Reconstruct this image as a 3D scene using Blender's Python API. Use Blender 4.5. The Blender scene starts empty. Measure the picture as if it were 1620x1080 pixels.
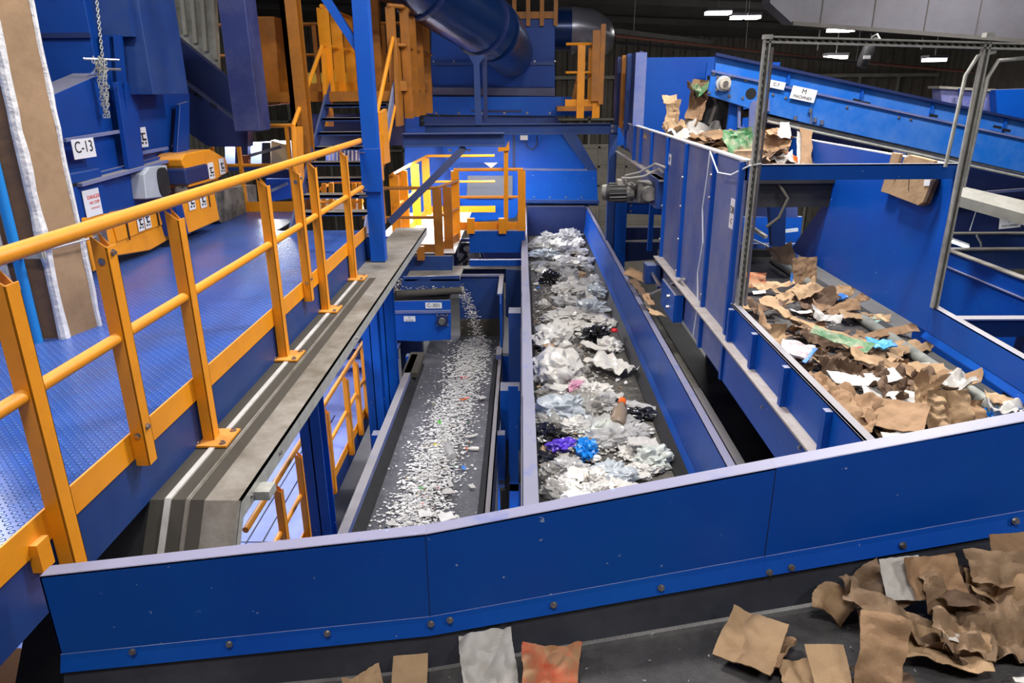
import bpy, math, random
from mathutils import Vector, Matrix, noise, Euler
rnd = random.Random(7)
S = bpy.context.scene
COL = S.collection
# ------------------------------------------------------------------ camera
H = 1.63; FPX = 1123.0; PITCH = math.radians(19.55); YAW = math.radians(0.87); ROLL = math.radians(0.45)
def _rz(v, a): return Vector((v[0]*math.cos(a)-v[1]*math.sin(a), v[0]*math.sin(a)+v[1]*math.cos(a), v[2]))
_R = _rz((1,0,0), YAW); FW = _rz((0, math.cos(PITCH), -math.sin(PITCH)), YAW); _U = _rz((0, math.sin(PITCH), math.cos(PITCH)), YAW)
RT = math.cos(ROLL)*_R - math.sin(ROLL)*_U; UP = math.sin(ROLL)*_R + math.cos(ROLL)*_U
cam = bpy.data.cameras.new('camera'); cam.lens = 36*FPX/1620; cam.sensor_width = 36; cam.clip_start = .05; cam.clip_end = 200
co = bpy.data.objects.new('camera', cam); COL.objects.link(co)
co.matrix_world = Matrix(((RT.x,UP.x,-FW.x,0),(RT.y,UP.y,-FW.y,0),(RT.z,UP.z,-FW.z,H),(0,0,0,1)))
S.camera = co
S.view_settings.view_transform = 'Standard'; S.view_settings.look = 'None'; S.view_settings.gamma = 1
S.view_settings.exposure = 0.3
w = bpy.data.worlds.new('world'); S.world = w; w.use_nodes = True
w.node_tree.nodes['Background'].inputs[0].default_value = (.55,.62,.8,1); w.node_tree.nodes['Background'].inputs[1].default_value = .08
def at(px, py, x=None, y=None, z=None):
    d = FW + RT*((px-810)/FPX) - UP*((py-540)/FPX)
    t = x/d.x if x is not None else y/d.y if y is not None else (z-H)/d.z
    return Vector((0,0,H)) + d*t
# ------------------------------------------------------------------ lamps of the hall
def area(x, y, z, e, sx=1.2, sy=.5, col=(1,.97,.93), rot=(0,0,0)):
    l = bpy.data.lights.new('lamp_light', 'AREA'); l.shape = 'RECTANGLE'; l.size = sx; l.size_y = sy; l.energy = e; l.color = col
    o = bpy.data.objects.new('lamp_light', l); COL.objects.link(o); o.location = (x,y,z-.04); o.rotation_euler = rot
    return o
LAMPS = [(-2.6,4.2,5.6,220),(1.6,6.2,5.6,400),(5.2,5.2,5.6,240),(-6.8,8.5,6.2,40),(-10.2,11.2,6.4,420),(-1.2,11.5,5.8,20),(4.3,9.6,5.0,320),(8.5,12.5,5.2,300),
         (-6.5,2.0,5.6,120),(-.2,-.6,5.0,130),(3.4,-1.4,5.0,130)]
for a in LAMPS: area(*a)
# lamps under the upper levels
for a in ((-3.6,8.0,-.5,75),(-4.2,6.0,-.5,45),(-1.9,14.0,.45,150),(-.5,15.3,.6,90),(-.15,6.5,-3.0,90),(-5.0,13.5,.9,110),(-.7,6.0,-2.95,0),(5.0,11.0,.1,30)):
    if a[3]: area(*a, sx=1.2, sy=.15, col=(.93,.95,1))
# ------------------------------------------------------------------ materials
def mat(name, col, rough=.5, metal=0, dust=None, dustamt=.0, dscale=3, dlo=.42, dhi=.72, top=None, topamt=0, var=.0, bump=0, bscale=40, spec=.5, alpha=None, trans=0, emit=None, smudge=None):
    m = bpy.data.materials.new(name); m.use_nodes = True; nt = m.node_tree; N = nt.nodes; L = nt.links
    b = N['Principled BSDF']; b.inputs['Roughness'].default_value = rough; b.inputs['Metallic'].default_value = metal
    b.inputs['Specular IOR Level'].default_value = spec
    c = (*col, 1); b.inputs['Base Color'].default_value = c
    tc = N.new('ShaderNodeTexCoord'); src = None
    def mix(a, colr, fac):
        x = N.new('ShaderNodeMix'); x.data_type = 'RGBA'
        if a is None: x.inputs[6].default_value = c
        else: L.new(a, x.inputs[6])
        x.inputs[7].default_value = (*colr, 1); L.new(fac, x.inputs[0]); return x.outputs[2]
    def nz(scale, det=4, lo=.35, hi=.75, to=1.0, r=.6):
        n = N.new('ShaderNodeTexNoise'); n.inputs['Scale'].default_value = scale; n.inputs['Detail'].default_value = det; n.inputs['Roughness'].default_value = r
        L.new(tc.outputs['Object'], n.inputs[0])
        q = N.new('ShaderNodeMapRange'); q.inputs[1].default_value = lo; q.inputs[2].default_value = hi; q.inputs[4].default_value = to
        L.new(n.outputs[0], q.inputs[0]); return q.outputs[0]
    if var: src = mix(src, tuple(v*.45 for v in col), nz(dscale*1.7, 5, .3, .8, var))
    if dustamt: src = mix(src, dust, nz(dscale, 8, dlo, dhi, dustamt, .72))
    if topamt:
        g = N.new('ShaderNodeNewGeometry'); s = N.new('ShaderNodeSeparateXYZ'); L.new(g.outputs['Normal'], s.inputs[0])
        q = N.new('ShaderNodeMapRange'); q.inputs[1].default_value = .7; q.inputs[2].default_value = .95; q.inputs[4].default_value = topamt; L.new(s.outputs[2], q.inputs[0])
        k = N.new('ShaderNodeMath'); k.operation = 'MULTIPLY'; L.new(q.outputs[0], k.inputs[0]); L.new(nz(5, 6, .05, .42), k.inputs[1])
        src = mix(src, top, k.outputs[0])
    if smudge: src = mix(src, smudge[0], nz(smudge[1], 3, smudge[2], smudge[2]+.02))
    if src is not None: L.new(src, b.inputs['Base Color'])
    if bump:
        n = N.new('ShaderNodeTexNoise'); n.inputs['Scale'].default_value = bscale; n.inputs['Detail'].default_value = 5; L.new(tc.outputs['Object'], n.inputs[0])
        bp = N.new('ShaderNodeBump'); bp.inputs['Strength'].default_value = bump; bp.inputs['Distance'].default_value = .01; L.new(n.outputs[0], bp.inputs['Height']); L.new(bp.outputs[0], b.inputs['Normal'])
    if alpha is not None: b.inputs['Alpha'].default_value = alpha
    if trans: b.inputs['Transmission Weight'].default_value = trans
    if emit: b.inputs['Emission Color'].default_value = (*emit[0], 1); b.inputs['Emission Strength'].default_value = emit[1]
    return m
DUST = (.25,.24,.27)
M = {}
M['feed'] = mat('lit_dusty_feed_paint', (.006,.13,.56), .5, spec=.4, dust=(.11,.24,.58), dustamt=.8, dscale=1.2, top=DUST, topamt=.6)  # lighter blue: dust, plus the light on this side put into the colour
M['blue'] = mat('blue_paint', (.001,.075,.45), .45, spec=.35, dust=(.006,.12,.48), dustamt=.35, dscale=1.3, top=DUST, topamt=.85, var=.35, bump=.05, bscale=60, smudge=((.3,.35,.5),14,.735))
M['blue_shaded'] = mat('blue_paint_shaded', (.001,.042,.27), .45, spec=.35, dust=(.006,.07,.30), dustamt=.4, dscale=1.3, top=DUST, topamt=.8, var=.4)  # darker copy of the blue paint, dim lighting put into the colour
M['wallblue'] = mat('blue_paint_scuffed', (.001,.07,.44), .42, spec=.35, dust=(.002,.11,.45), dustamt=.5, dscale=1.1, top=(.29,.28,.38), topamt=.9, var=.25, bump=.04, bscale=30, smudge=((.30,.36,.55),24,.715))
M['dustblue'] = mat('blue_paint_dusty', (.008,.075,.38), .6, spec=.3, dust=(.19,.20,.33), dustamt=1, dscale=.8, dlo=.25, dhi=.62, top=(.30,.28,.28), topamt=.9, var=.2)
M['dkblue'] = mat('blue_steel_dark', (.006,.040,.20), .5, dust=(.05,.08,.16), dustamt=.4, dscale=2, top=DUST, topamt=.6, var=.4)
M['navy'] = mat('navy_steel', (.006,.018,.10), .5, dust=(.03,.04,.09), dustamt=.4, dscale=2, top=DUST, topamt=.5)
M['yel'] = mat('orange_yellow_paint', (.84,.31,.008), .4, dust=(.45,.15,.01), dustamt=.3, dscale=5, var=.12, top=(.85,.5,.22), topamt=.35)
M['yel_shaded'] = mat('orange_yellow_paint_shaded', (.42,.145,.008), .5, dust=(.16,.07,.015), dustamt=.7, dscale=3, var=.3)  # dimmed copy of the orange-yellow, shade of the stair area in its colour
M['grey'] = mat('galvanised_cover', (.33,.31,.28), .55, dust=(.11,.095,.07), dustamt=.85, dscale=2.6, dlo=.36, dhi=.66, var=.3, bump=.1)
M['darkdust'] = mat('rubber_dusty', (.065,.058,.045), .8, dust=(.05,.045,.04), dustamt=.6, dscale=5)
M['ridge'] = mat('worn_steel_ridge', (.62,.60,.58), .45, dust=(.3,.28,.25), dustamt=.5, dscale=8)
M['strut'] = mat('galvanised_strut', (.48,.48,.44), .45, .25, dust=(.1,.1,.09), dustamt=.5, dscale=12)
M['black'] = mat('black_rubber', (.012,.012,.014), .6, dust=(.05,.05,.055), dustamt=.3, dscale=6)
M['skirt'] = mat('rubber_skirt', (.03,.033,.045), .34, dust=(.09,.095,.12), dustamt=.4, dscale=2.5, bump=.05)
M['belt'] = mat('belt_rubber', (.05,.048,.05), .6, dust=(.14,.13,.13), dustamt=.5, dscale=9, bump=.3, bscale=120, smudge=((.3,.3,.32),30,.70))
M['belt1'] = mat('belt_rubber_grey', (.085,.085,.10), .55, dust=(.2,.2,.22), dustamt=.5, dscale=9, bump=.2, bscale=120)
M['belt2'] = mat('belt_rubber_brown', (.075,.07,.06), .6, dust=(.22,.20,.17), dustamt=.6, dscale=11, bump=.4, bscale=90)
M['roll'] = mat('dusty_skirt_tube', (.30,.31,.28), .6, dust=(.08,.08,.08), dustamt=.6, dscale=6)
M['steel'] = mat('steel_bolt', (.45,.42,.42), .3, .9)
M['white'] = mat('white_label', (.75,.75,.78), .4)
M['ink'] = mat('black_ink', (.01,.01,.012), .5)
M['red'] = mat('red_print', (.6,.04,.03), .5)
M['greymach'] = mat('grey_casing', (.42,.46,.52), .45, dust=(.2,.2,.22), dustamt=.3, dscale=6)
M['motor'] = mat('gearmotor_grey', (.07,.07,.07), .5, dust=(.3,.28,.25), dustamt=.7, dscale=9, top=(.4,.38,.33), topamt=.7)
M['wood'] = mat('fireproofed_column_board', (.34,.22,.125), .85, dust=(.18,.11,.06), dustamt=.7, dscale=3, bump=.3, bscale=14)
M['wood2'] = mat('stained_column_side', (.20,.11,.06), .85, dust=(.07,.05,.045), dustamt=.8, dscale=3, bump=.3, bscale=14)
M['plaster'] = mat('white_corner_plaster', (.78,.78,.80), .8, dust=(.35,.33,.33), dustamt=.5, dscale=12, bump=.8, bscale=25)
M['pipe'] = mat('sky_blue_pipe', (.02,.26,.72), .35)
M['conc'] = mat('pale_concrete', (.34,.34,.37), .8, dust=(.2,.2,.22), dustamt=.5, dscale=2)
M['deck2'] = mat('lavender_deck_plate', (.20,.26,.66), .5, dust=(.34,.37,.62), dustamt=.5, dscale=2)
M['wdeck'] = mat('white_platform_plate', (.8,.78,.78), .6, dust=(.6,.55,.5), dustamt=.3)
M['wallc'] = mat('corrugated_cladding', (.16,.145,.12), .8, dust=(.07,.06,.05), dustamt=.6, dscale=1)
M['wallp'] = mat('pale_cladding', (.34,.33,.28), .8, dust=(.15,.14,.12), dustamt=.6, dscale=1.5)
M['roof'] = mat('dark_roof_lining', (.10,.092,.085), .8, dust=(.025,.022,.02), dustamt=.6, dscale=.6)
M['girder'] = mat('grey_roof_panel', (.13,.125,.15), .6, dust=(.07,.065,.07), dustamt=.6, dscale=1)
M['duct'] = mat('blue_duct', (.004,.026,.12), .25, .3, dust=(.02,.03,.06), dustamt=.5, dscale=2, top=(.25,.25,.3), topamt=.5)
M['ductg'] = mat('grey_duct_elbow', (.22,.22,.27), .3, .5)
M['lamp'] = mat('lit_lamp', (1,1,1), .5, emit=((1,.98,.95), 14))
M['lamp2'] = mat('lit_tube', (1,1,1), .5, emit=((.85,.88,1), 10))
M['cable'] = mat('grey_cable', (.33,.32,.31), .5)
M['wirew'] = mat('white_wire', (.75,.77,.8), .5)
M['kraft'] = mat('kraft_cardboard', (.33,.20,.11), .85, dust=(.16,.09,.05), dustamt=.6, dscale=7, bump=.5, bscale=30)
M['kraftl'] = mat('light_kraft', (.44,.29,.165), .85, dust=(.25,.15,.08), dustamt=.6, dscale=7, bump=.5, bscale=30)
M['kraftd'] = mat('wet_shaded_dark_kraft', (.15,.09,.055), .85, dust=(.06,.04,.03), dustamt=.6, dscale=7, bump=.3, bscale=30)  # wet board; also puts the shade into boards labelled shadowed
M['paper'] = mat('white_paper', (.54,.52,.50), .8, dust=(.30,.27,.23), dustamt=.4, dscale=9, bump=.3, bscale=30)
M['paperb'] = mat('brown_paper', (.31,.205,.125), .9, dust=(.15,.095,.06), dustamt=.7, dscale=8, bump=1, bscale=16)
M['green'] = mat('green_printed_card', (.02,.15,.045), .6, dust=(.42,.38,.28), dustamt=.9, dscale=11, smudge=((.45,.04,.03),9,.66))
M['bluec'] = mat('light_blue_wrapper', (.12,.5,.85), .4, dust=(.02,.08,.6), dustamt=.7, dscale=14)
M['redc'] = mat('red_printed_kraft', (.45,.26,.14), .85, dust=(.65,.06,.02), dustamt=1, dscale=9)
M['pinkp'] = mat('pink_white_printed_pack', (.72,.64,.66), .6, dust=(.3,.08,.12), dustamt=.8, dscale=16)
M['mint'] = mat('mint_paper', (.45,.75,.62), .7)
def film(name, col, a, rough=.22):
    m = mat(name, col, rough, dust=tuple(v*.6 for v in col), dustamt=.3, dscale=14, spec=.9, bump=.9, bscale=22); b = m.node_tree.nodes['Principled BSDF']
    b.inputs['Alpha'].default_value = a; b.inputs['Subsurface Weight'].default_value = 0; return m
M['bagw'] = film('white_film', (.74,.71,.66), .94)
M['bagc'] = film('clear_film', (.64,.63,.62), .58, .15)
M['bagg'] = film('grimy_clear_film', (.42,.40,.36), .65, .2)
M['bagk'] = film('black_film', (.012,.012,.014), 1)
M['bagb'] = film('bright_blue_film', (.0,.22,.72), 1, .35)
M['bagp'] = film('purple_film', (.12,.05,.62), 1, .35)
M['bagt'] = film('pale_blue_film', (.58,.63,.67), .82)
M['bagn'] = film('pale_green_film', (.68,.72,.66), .82)
M['bagy'] = film('yellow_film', (.7,.6,.06), 1)
M['capo'] = mat('orange_plastic', (.9,.13,.01), .4)
M['plr'] = mat('red_plastic', (.7,.02,.03), .4); M['plp'] = mat('pink_plastic', (.62,.30,.42), .4)
M['plg'] = mat('green_plastic', (.08,.5,.04), .4); M['ply'] = mat('yellow_plastic', (.75,.6,.05), .4); M['plb'] = mat('blue_plastic', (.05,.2,.6), .4)
M['scrap'] = mat('white_scrap', (.82,.81,.80), .6, dust=(.5,.46,.42), dustamt=.4, dscale=14)
M['scrapg'] = mat('grey_scrap', (.45,.42,.38), .7, dust=(.2,.18,.15), dustamt=.5, dscale=14)
# diamond plate
def plate_mat():
    m = mat('blue_tread_plate', (.018,.10,.50), .27, dust=(.085,.10,.20), dustamt=.75, dscale=.5, dlo=.38, dhi=.66, spec=.8); N = m.node_tree.nodes; L = m.node_tree.links; b = N['Principled BSDF']
    tc = N.new('ShaderNodeTexCoord'); mp = N.new('ShaderNodeMapping'); mp.inputs['Rotation'].default_value = (0,0,math.radians(45)); mp.inputs['Scale'].default_value = (26,26,26)
    L.new(tc.outputs['Object'], mp.inputs[0]); ch = N.new('ShaderNodeTexVoronoi'); ch.inputs['Scale'].default_value = 1; ch.inputs['Randomness'].default_value = 0
    L.new(mp.outputs[0], ch.inputs[0]); q = N.new('ShaderNodeMapRange'); q.inputs[1].default_value = .22; q.inputs[2].default_value = .34; q.inputs[3].default_value = 1; q.inputs[4].default_value = 0
    L.new(ch.outputs['Distance'], q.inputs[0]); bp = N.new('ShaderNodeBump'); bp.inputs['Strength'].default_value = 1; bp.inputs['Distance'].default_value = .012
    L.new(q.outputs[0], bp.inputs['Height']); L.new(bp.outputs[0], b.inputs['Normal']); src = b.inputs['Base Color'].links[0].from_socket; x = N.new('ShaderNodeMix'); x.data_type = 'RGBA'; L.new(src, x.inputs[6]); x.inputs[7].default_value = (.10,.24,.72,1); k = N.new('ShaderNodeMath'); k.operation = 'MULTIPLY'; k.inputs[1].default_value = .55; L.new(q.outputs[0], k.inputs[0]); L.new(k.outputs[0], x.inputs[0]); L.new(x.outputs[2], b.inputs['Base Color']); return m
M['plate'] = plate_mat()
# ------------------------------------------------------------------ mesh builder
class MB:
    def __init__(s): s.v = []; s.f = []
    def add(s, vs, fs):
        n = len(s.v); s.v += [Vector(v) for v in vs]; s.f += [tuple(i+n for i in f) for f in fs]; return s
    def box(s, x0, x1, y0, y1, z0, z1):
        vs = [(x,y,z) for x in (x0,x1) for y in (y0,y1) for z in (z0,z1)]
        return s.add(vs, [(0,1,3,2),(4,6,7,5),(0,4,5,1),(2,3,7,6),(0,2,6,4),(1,5,7,3)])
    def prism(s, pts, off):
        n = len(pts); off = Vector(off); p = [Vector(q) for q in pts]; nn = Vector((0,0,0))
        for i in range(n): nn += p[i].cross(p[(i+1)%n])
        if nn.dot(off) > 0: p.reverse()
        vs = p+[q+off for q in p]
        return s.add(vs, [tuple(range(n)), tuple(range(2*n-1, n-1, -1))]+[((i+1)%n, i, i+n, (i+1)%n+n) for i in range(n)])
    def bar(s, a, b, w, h, up=(0,0,1)):
        a = Vector(a); b = Vector(b); d = (b-a).normalized(); up = Vector(up)
        if abs(d.dot(up)) > .99: up = Vector((0,1,0))
        r = d.cross(up).normalized()*w/2; u = r.cross(d).normalized()*h/2
        vs = [a-r-u, a+r-u, a+r+u, a-r+u, b-r-u, b+r-u, b+r+u, b-r+u]
        return s.add(vs, [(0,1,2,3),(7,6,5,4),(1,0,4,5),(2,1,5,6),(3,2,6,7),(0,3,7,4)])
    def tube(s, pts, r, n=12, cap=True):
        pts = [Vector(p) for p in pts]; rings = []; u = None; base = len(s.v)
        for i, p in enumerate(pts):
            d = (pts[min(i+1,len(pts)-1)]-pts[max(i-1,0)]).normalized()
            if u is None: u = d.orthogonal().normalized()
            u = (u-d*u.dot(d)).normalized(); v = d.cross(u)
            rr = r[i] if isinstance(r, (list,tuple)) else r
            s.v += [p+(u*math.cos(2*math.pi*k/n)+v*math.sin(2*math.pi*k/n))*rr for k in range(n)]
        for i in range(len(pts)-1):
            for k in range(n):
                a = base+i*n+k; b = base+i*n+(k+1)%n; s.f.append((a,b,b+n,a+n))
        if cap: s.f.append(tuple(base+n-1-k for k in range(n))); s.f.append(tuple(base+(len(pts)-1)*n+k for k in range(n)))
        return s
    def hexbolt(s, p, nrm, r=.014, h=.012):
        p = Vector(p); nrm = Vector(nrm).normalized(); s.tube([p, p+nrm*.003], r*1.45, 12); return s.tube([p+nrm*.003, p+nrm*h], r, 6)
    def build(s, name, m, parent=None, smooth=False, bevel=0):
        me = bpy.data.meshes.new(name)
        if parent is None:
            xs = [v.x for v in s.v]; ys = [v.y for v in s.v]; zs = [v.z for v in s.v]; o0 = Vector(((min(xs)+max(xs))/2, (min(ys)+max(ys))/2, min(zs)))
        else: o0 = WL[parent.name]
        me.from_pydata([v-o0 for v in s.v], [], s.f); me.materials.append(m if not isinstance(m, str) else M[m]); me.update()
        if smooth:
            for p in me.polygons: p.use_smooth = True
            if hasattr(me, 'set_sharp_from_angle'): me.set_sharp_from_angle(angle=math.radians(40))
        o = bpy.data.objects.new(name, me); COL.objects.link(o); WL[o.name] = o0
        if parent is None: o.location = o0
        else: o.parent = parent
        if bevel:
            bv = o.modifiers.new('bevel', 'BEVEL'); bv.width = bevel; bv.segments = 1; bv.limit_method = 'ANGLE'
        return o
WL = {}
def tag(o, label=None, cat=None, group=None, kind=None):
    if label: o['label'] = label
    if cat: o['category'] = cat
    if group: o['group'] = group
    if kind: o['kind'] = kind
    return o
def thing(name, label, cat, loc, group=None):
    o = bpy.data.objects.new(name, None); COL.objects.link(o); o.location = loc; o.empty_display_size = .1; WL[o.name] = Vector(loc); return tag(o, label, cat, group)
def lab(o, l): o['label'] = l; return o
def box(*a): return MB().box(*a)
def cpy(o, loc=None, rot=None, label=None, scl=None):
    c = o.copy(); COL.objects.link(c)
    if loc is not None: c.location = loc
    if rot is not None: c.rotation_euler = rot
    if scl is not None: c.scale = scl
    if label: c['label'] = label
    for ch in o.children:
        d = ch.copy(); COL.objects.link(d); d.parent = c
        for g in ch.children: e = g.copy(); COL.objects.link(e); e.parent = d
    return c
def pl(pix, ax, val, thick, mb=None):
    "plate lying in a plane x= / y= / z= of the hall, its outline read off in that plane, with real thickness away from the viewer"
    mb = mb or MB(); kw = {ax: val}; pts = [at(px, py, **kw) for px, py in pix]
    off = {'x': (thick,0,0), 'y': (0,thick,0), 'z': (0,0,-thick)}[ax]
    return mb.prism(pts, off)
def text(s, loc, size, parent, m='ink', rot=(math.pi/2,0,0), name='lettering', ex=.0015):
    cu = bpy.data.curves.new('lettering', 'FONT'); cu.body = s; cu.size = size; cu.extrude = ex; cu.align_x = 'CENTER'; cu.align_y = 'CENTER'
    o = bpy.data.objects.new('tmp', cu); COL.objects.link(o); dg = bpy.context.evaluated_depsgraph_get(); me = bpy.data.meshes.new_from_object(o.evaluated_get(dg))
    bpy.data.objects.remove(o); me.materials.clear(); me.materials.append(M[m]); t = bpy.data.objects.new(name, me); COL.objects.link(t)
    t.parent = parent; t.location = Vector(loc)-WL[parent.name]; t.rotation_euler = rot; return t
def sign(c, wd, ht, parent, lines, facing='y', m='white', inks=None, lbl=None, tilt=0):
    "a label plate fixed on a face: facing y = toward the viewer, x+ / x- = on a side wall"
    c = Vector(c); mb = MB(); t = .004
    ct, st = math.cos(tilt), math.sin(tilt)
    if facing == 'y': ex, ez, n = Vector((ct,0,st)), Vector((-st,0,ct)), Vector((0,-1,0)); rot = Euler((math.pi/2, -tilt, 0))
    elif facing == 'x+': ex, ez, n = Vector((0,ct,st)), Vector((0,-st,ct)), Vector((1,0,0)); rot = Euler((math.pi/2,0,math.pi/2))
    else: ex, ez, n = Vector((0,-ct,st)), Vector((0,st,ct)), Vector((-1,0,0)); rot = Euler((math.pi/2,0,-math.pi/2))
    p = [c-ex*wd/2-ez*ht/2, c+ex*wd/2-ez*ht/2, c+ex*wd/2+ez*ht/2, c-ex*wd/2+ez*ht/2]
    mb.prism(p, n*t); o = mb.build('label_plate', m, parent)
    for i, (s_, sz, dx, dz) in enumerate(lines):
        text(s_, c+ex*dx+ez*dz+n*(t+.001), sz, o, (inks or ['ink']*9)[i], rot)
    if lbl: lab(o, lbl)
    return o
def structure(o, name=None): o['kind'] = 'structure'; return o
# ================================================================== THE HALL
structure(box(-14,20,-6,44,-5.5,-5.3).build('floor', 'conc'))
def corrug(x0, x1, y, z0, z1, name, m, step=.32, axis='x', d=.07):
    mb = MB(); n = int((x1-x0)/step)
    pts = []
    for i in range(n+1):
        a = x0+i*step; pts += [(a, 0), (a+step*.35, 0), (a+step*.45, d), (a+step*.9, d)]
    vs = []; fs = []
    for a, b in pts:
        for z in (z0, z1): vs.append((a, y-b, z) if axis == 'x' else (y+b, a, z))
    fs = [(2*i, 2*i+2, 2*i+3, 2*i+1) for i in range(len(pts)-1)]
    mb.add(vs, fs); return structure(mb.build(name, m))
corrug(-14, 20, 36, -5.3, 6.0, 'wall_back', 'wallc', .55, d=.12)
corrug(-6, 43, -13.5, -5.3, 9, 'wall_left', 'wallp', .5, 'y', .1)
corrug(-6, 43, 19.5, -5.3, 9, 'wall_right', 'wallc', .5, 'y', -.1)
structure(box(-14,20,-6.2,-6,-5.3,9).build('wall_front', 'wallc'))
# roof falls away from the viewer and a little to the right
mb = MB(); mb.prism([(-14,-6,9.2),(20,-6,8.6),(20,36.2,3.3),(-14,36.2,4.9)], (0,0,.2)); structure(mb.build('ceiling', 'roof'))
mb = MB()
for k in range(9):
    y = 32.5-k*3.2; mb.bar((-13.6,y,4.9+(36.2-y)*.102-.16),(19.5,y,3.35+(36.2-y)*.125-.16),.12,.22)
structure(mb.build('trim_1', 'roof'))
# girt and sill lines on the back wall
mb = MB(); mb.box(-14,20,35.6,35.75,2.05,2.2); mb.box(-14,20,35.6,35.75,.2,.3); mb.box(-14,20,35.6,35.75,-1.2,-1.1)
for k in range(18): mb.box(-13+k*1.8,-12.9+k*1.8,35.6,35.75,-5.3,2.05)
structure(mb.build('trim_2', 'wallp'))
# pale panelled lower wall of the store beyond the separator
mb = MB(); mb.box(-2,9,24,24.2,-5.3,-.1); 
for k in range(12): mb.box(-2+k*.9,-1.93+k*.9,23.94,24,-5.3,-.1)
for k in range(7): mb.box(-2,9,23.94,24,-.2-k*.62,-.14-k*.62)
structure(mb.build('trim_3', mat('pale_panel', (.50,.46,.38), .8, dust=(.25,.23,.2), dustamt=.5, dscale=2)))
# big panelled roof girder, upper right
g = MB(); pts = [(4.7,15,4.6),(4.75,15,3.15),(5.2,15,2.80),(7.2,15,2.66),(12,15,2.28),(12,15,4.4)]
g.prism(pts, (0,.5,0)); structure(g.build('trim_4', 'girder'))
g = MB()
for x in (5.75,6.75,7.75,8.75,9.75): g.box(x,x+.02,14.985,15,2.3,4.4)
g.bar((5.2,14.95,2.78),(12,14.95,2.25),.12,.07); structure(g.build('trim_5', 'roof'))
g = MB(); g.prism([(.9,20,3.15),(4.9,20,2.70),(5.0,20,2.78),(.9,20,3.28)], (0,.3,0)); g.bar((.9,21,2.95),(9.5,21,2.22),.1,.07); structure(g.build('trim_6', 'roof'))
pp = thing('sprinkler_pipe', 'thin reddish pipe running across below the dark roof', 'pipe', (2.6,22,3.05))
MB().tube([(2.6,22,3.05),(9.6,22,2.3),(13,22,2.0)], .035, 8).build('pipe_run', mat('primer_red_pipe', (.25,.09,.06), .6), pp)
for x, z in ((3.2,2.99),(6.4,2.64),(9.6,2.3)): MB().tube([(x,22,z),(x,22,5.75)], .008, 6).build('hanger_rod', 'strut', pp)
# hanging lamps
def lampthing(px, py, y, wd, label, n=1):
    c = at(px, py, y=y); t = thing('high_bay_lamp', label, 'lamp', c, 'lamps under the far roof')
    for k in range(n):
        o = (k-(n-1)/2)*wd*1.1
        box(c.x+o-wd/2, c.x+o+wd/2, y-.25, y+.25, c.z+.03, c.z+.12).build('housing', 'girder', t)
        box(c.x+o-wd/2+.03, c.x+o+wd/2-.03, y-.22, y+.22, c.z-.06, c.z+.03).build('lit_panel', 'lamp', t)
    MB().tube([(c.x,y,c.z+.1),(c.x,y,5.3 if c.x < 9 else 4.9)], .01, 6).build('hanger', 'strut', t)
    area(c.x, y, c.z-.12, 90, 1, .5)
lampthing(1136,20,26,.85,'bright roof lamp farthest left of the lit lamps at the top')
lampthing(1179,27,27,.48,'pair of bright roof lamp heads just right of the leftmost lamp',2)
lampthing(1330,47,24,.75,'roof lamp glowing at the lower edge of the big grey roof girder')
lampthing(1322,90,26,.7,'long dim lamp above the top edge of the inclined feed conveyor')
lampthing(1478,94,24,.6,'lit lamp with drooping cable ends over the corrugated wall at right')
# overhead lamps that light the line: real fixtures under the roof behind and above the viewer
for i, (x, y, z, e) in enumerate(LAMPS):
    t = thing('overhead_lamp', 'white high bay lamp hanging over the sorting line', 'lamp', (x,y,z), 'overhead lamps out of view')
    MB().box(x-.65,x+.65,y-.3,y+.3,z+.0,z+.1).build('housing', 'girder', t)
    MB().tube([(x,y,z+.1),(x,y,z+1.2)], .012, 6).build('hanger', 'strut', t)
# ================================================================== FRONT CONVEYOR (crosses in front of the viewer, climbs to the right)
Y0 = 2.05
nodes = [at(62,912,y=Y0), at(665,847,y=Y0), at(1076,769,y=Y0), at(1228,740,y=Y0), at(1620,667,y=Y0)]
e = (nodes[4]-nodes[2]).normalized(); nodes.append(nodes[4]+e*1.3)
HW = .40
fc = thing('sloping_front_conveyor', 'long blue walled conveyor with black belt climbing to the right across the bottom', 'conveyor', (0,1.5,-.6))
def zt(x):
    for a, b in zip(nodes, nodes[1:]):
        if x <= b.x or b is nodes[-1]: return a.z+(b.z-a.z)*(x-a.x)/(b.x-a.x)
def panel(a, b, gap=.0):
    mb = MB(); a = Vector(a); b = Vector(b); a.x += gap; b.x -= gap
    dn = Vector((0,0,-HW)); 
    mb.prism([a, b, b+dn, a+dn], (0,.006,0))
    mb.prism([a, b, b+Vector((0,.062,0)), a+Vector((0,.062,0))], (0,0,-.006))                      # top lip turned away
    o = mb.build('side_panel', 'wallblue', fc)
    fl = MB(); f = Vector((0,-.002,-HW+.058)); k = Vector((0,-.007,-HW+.040)); q = Vector((0,-.026,-HW-.005))
    fl.prism([a+f, b+f, b+k, a+k], (0,.004,.002)); fl.prism([a+k, b+k, b+q, a+q], (0,.004,0)); fl.build('bottom_flange', 'wallblue', o)
    return o
seam = nodes[1]+(nodes[2]-nodes[1])*.02
p1 = panel(nodes[0], seam, .0002); panel(seam, nodes[3], .0002); panel(nodes[3], nodes[5], .0002)
for q_ in (seam, nodes[3]): MB().box(q_.x-.0012,q_.x+.0012,Y0-.001,Y0+.004,q_.z-HW,q_.z-.003).build('seam_strip', 'ink', fc)
MB().prism([nodes[0], nodes[0]+Vector((0,0,-HW)), nodes[0]+Vector((0,.062,-HW)), nodes[0]+Vector((0,.062,0))], (.006,0,0)).build('end_flange', 'wallblue', fc)
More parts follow.
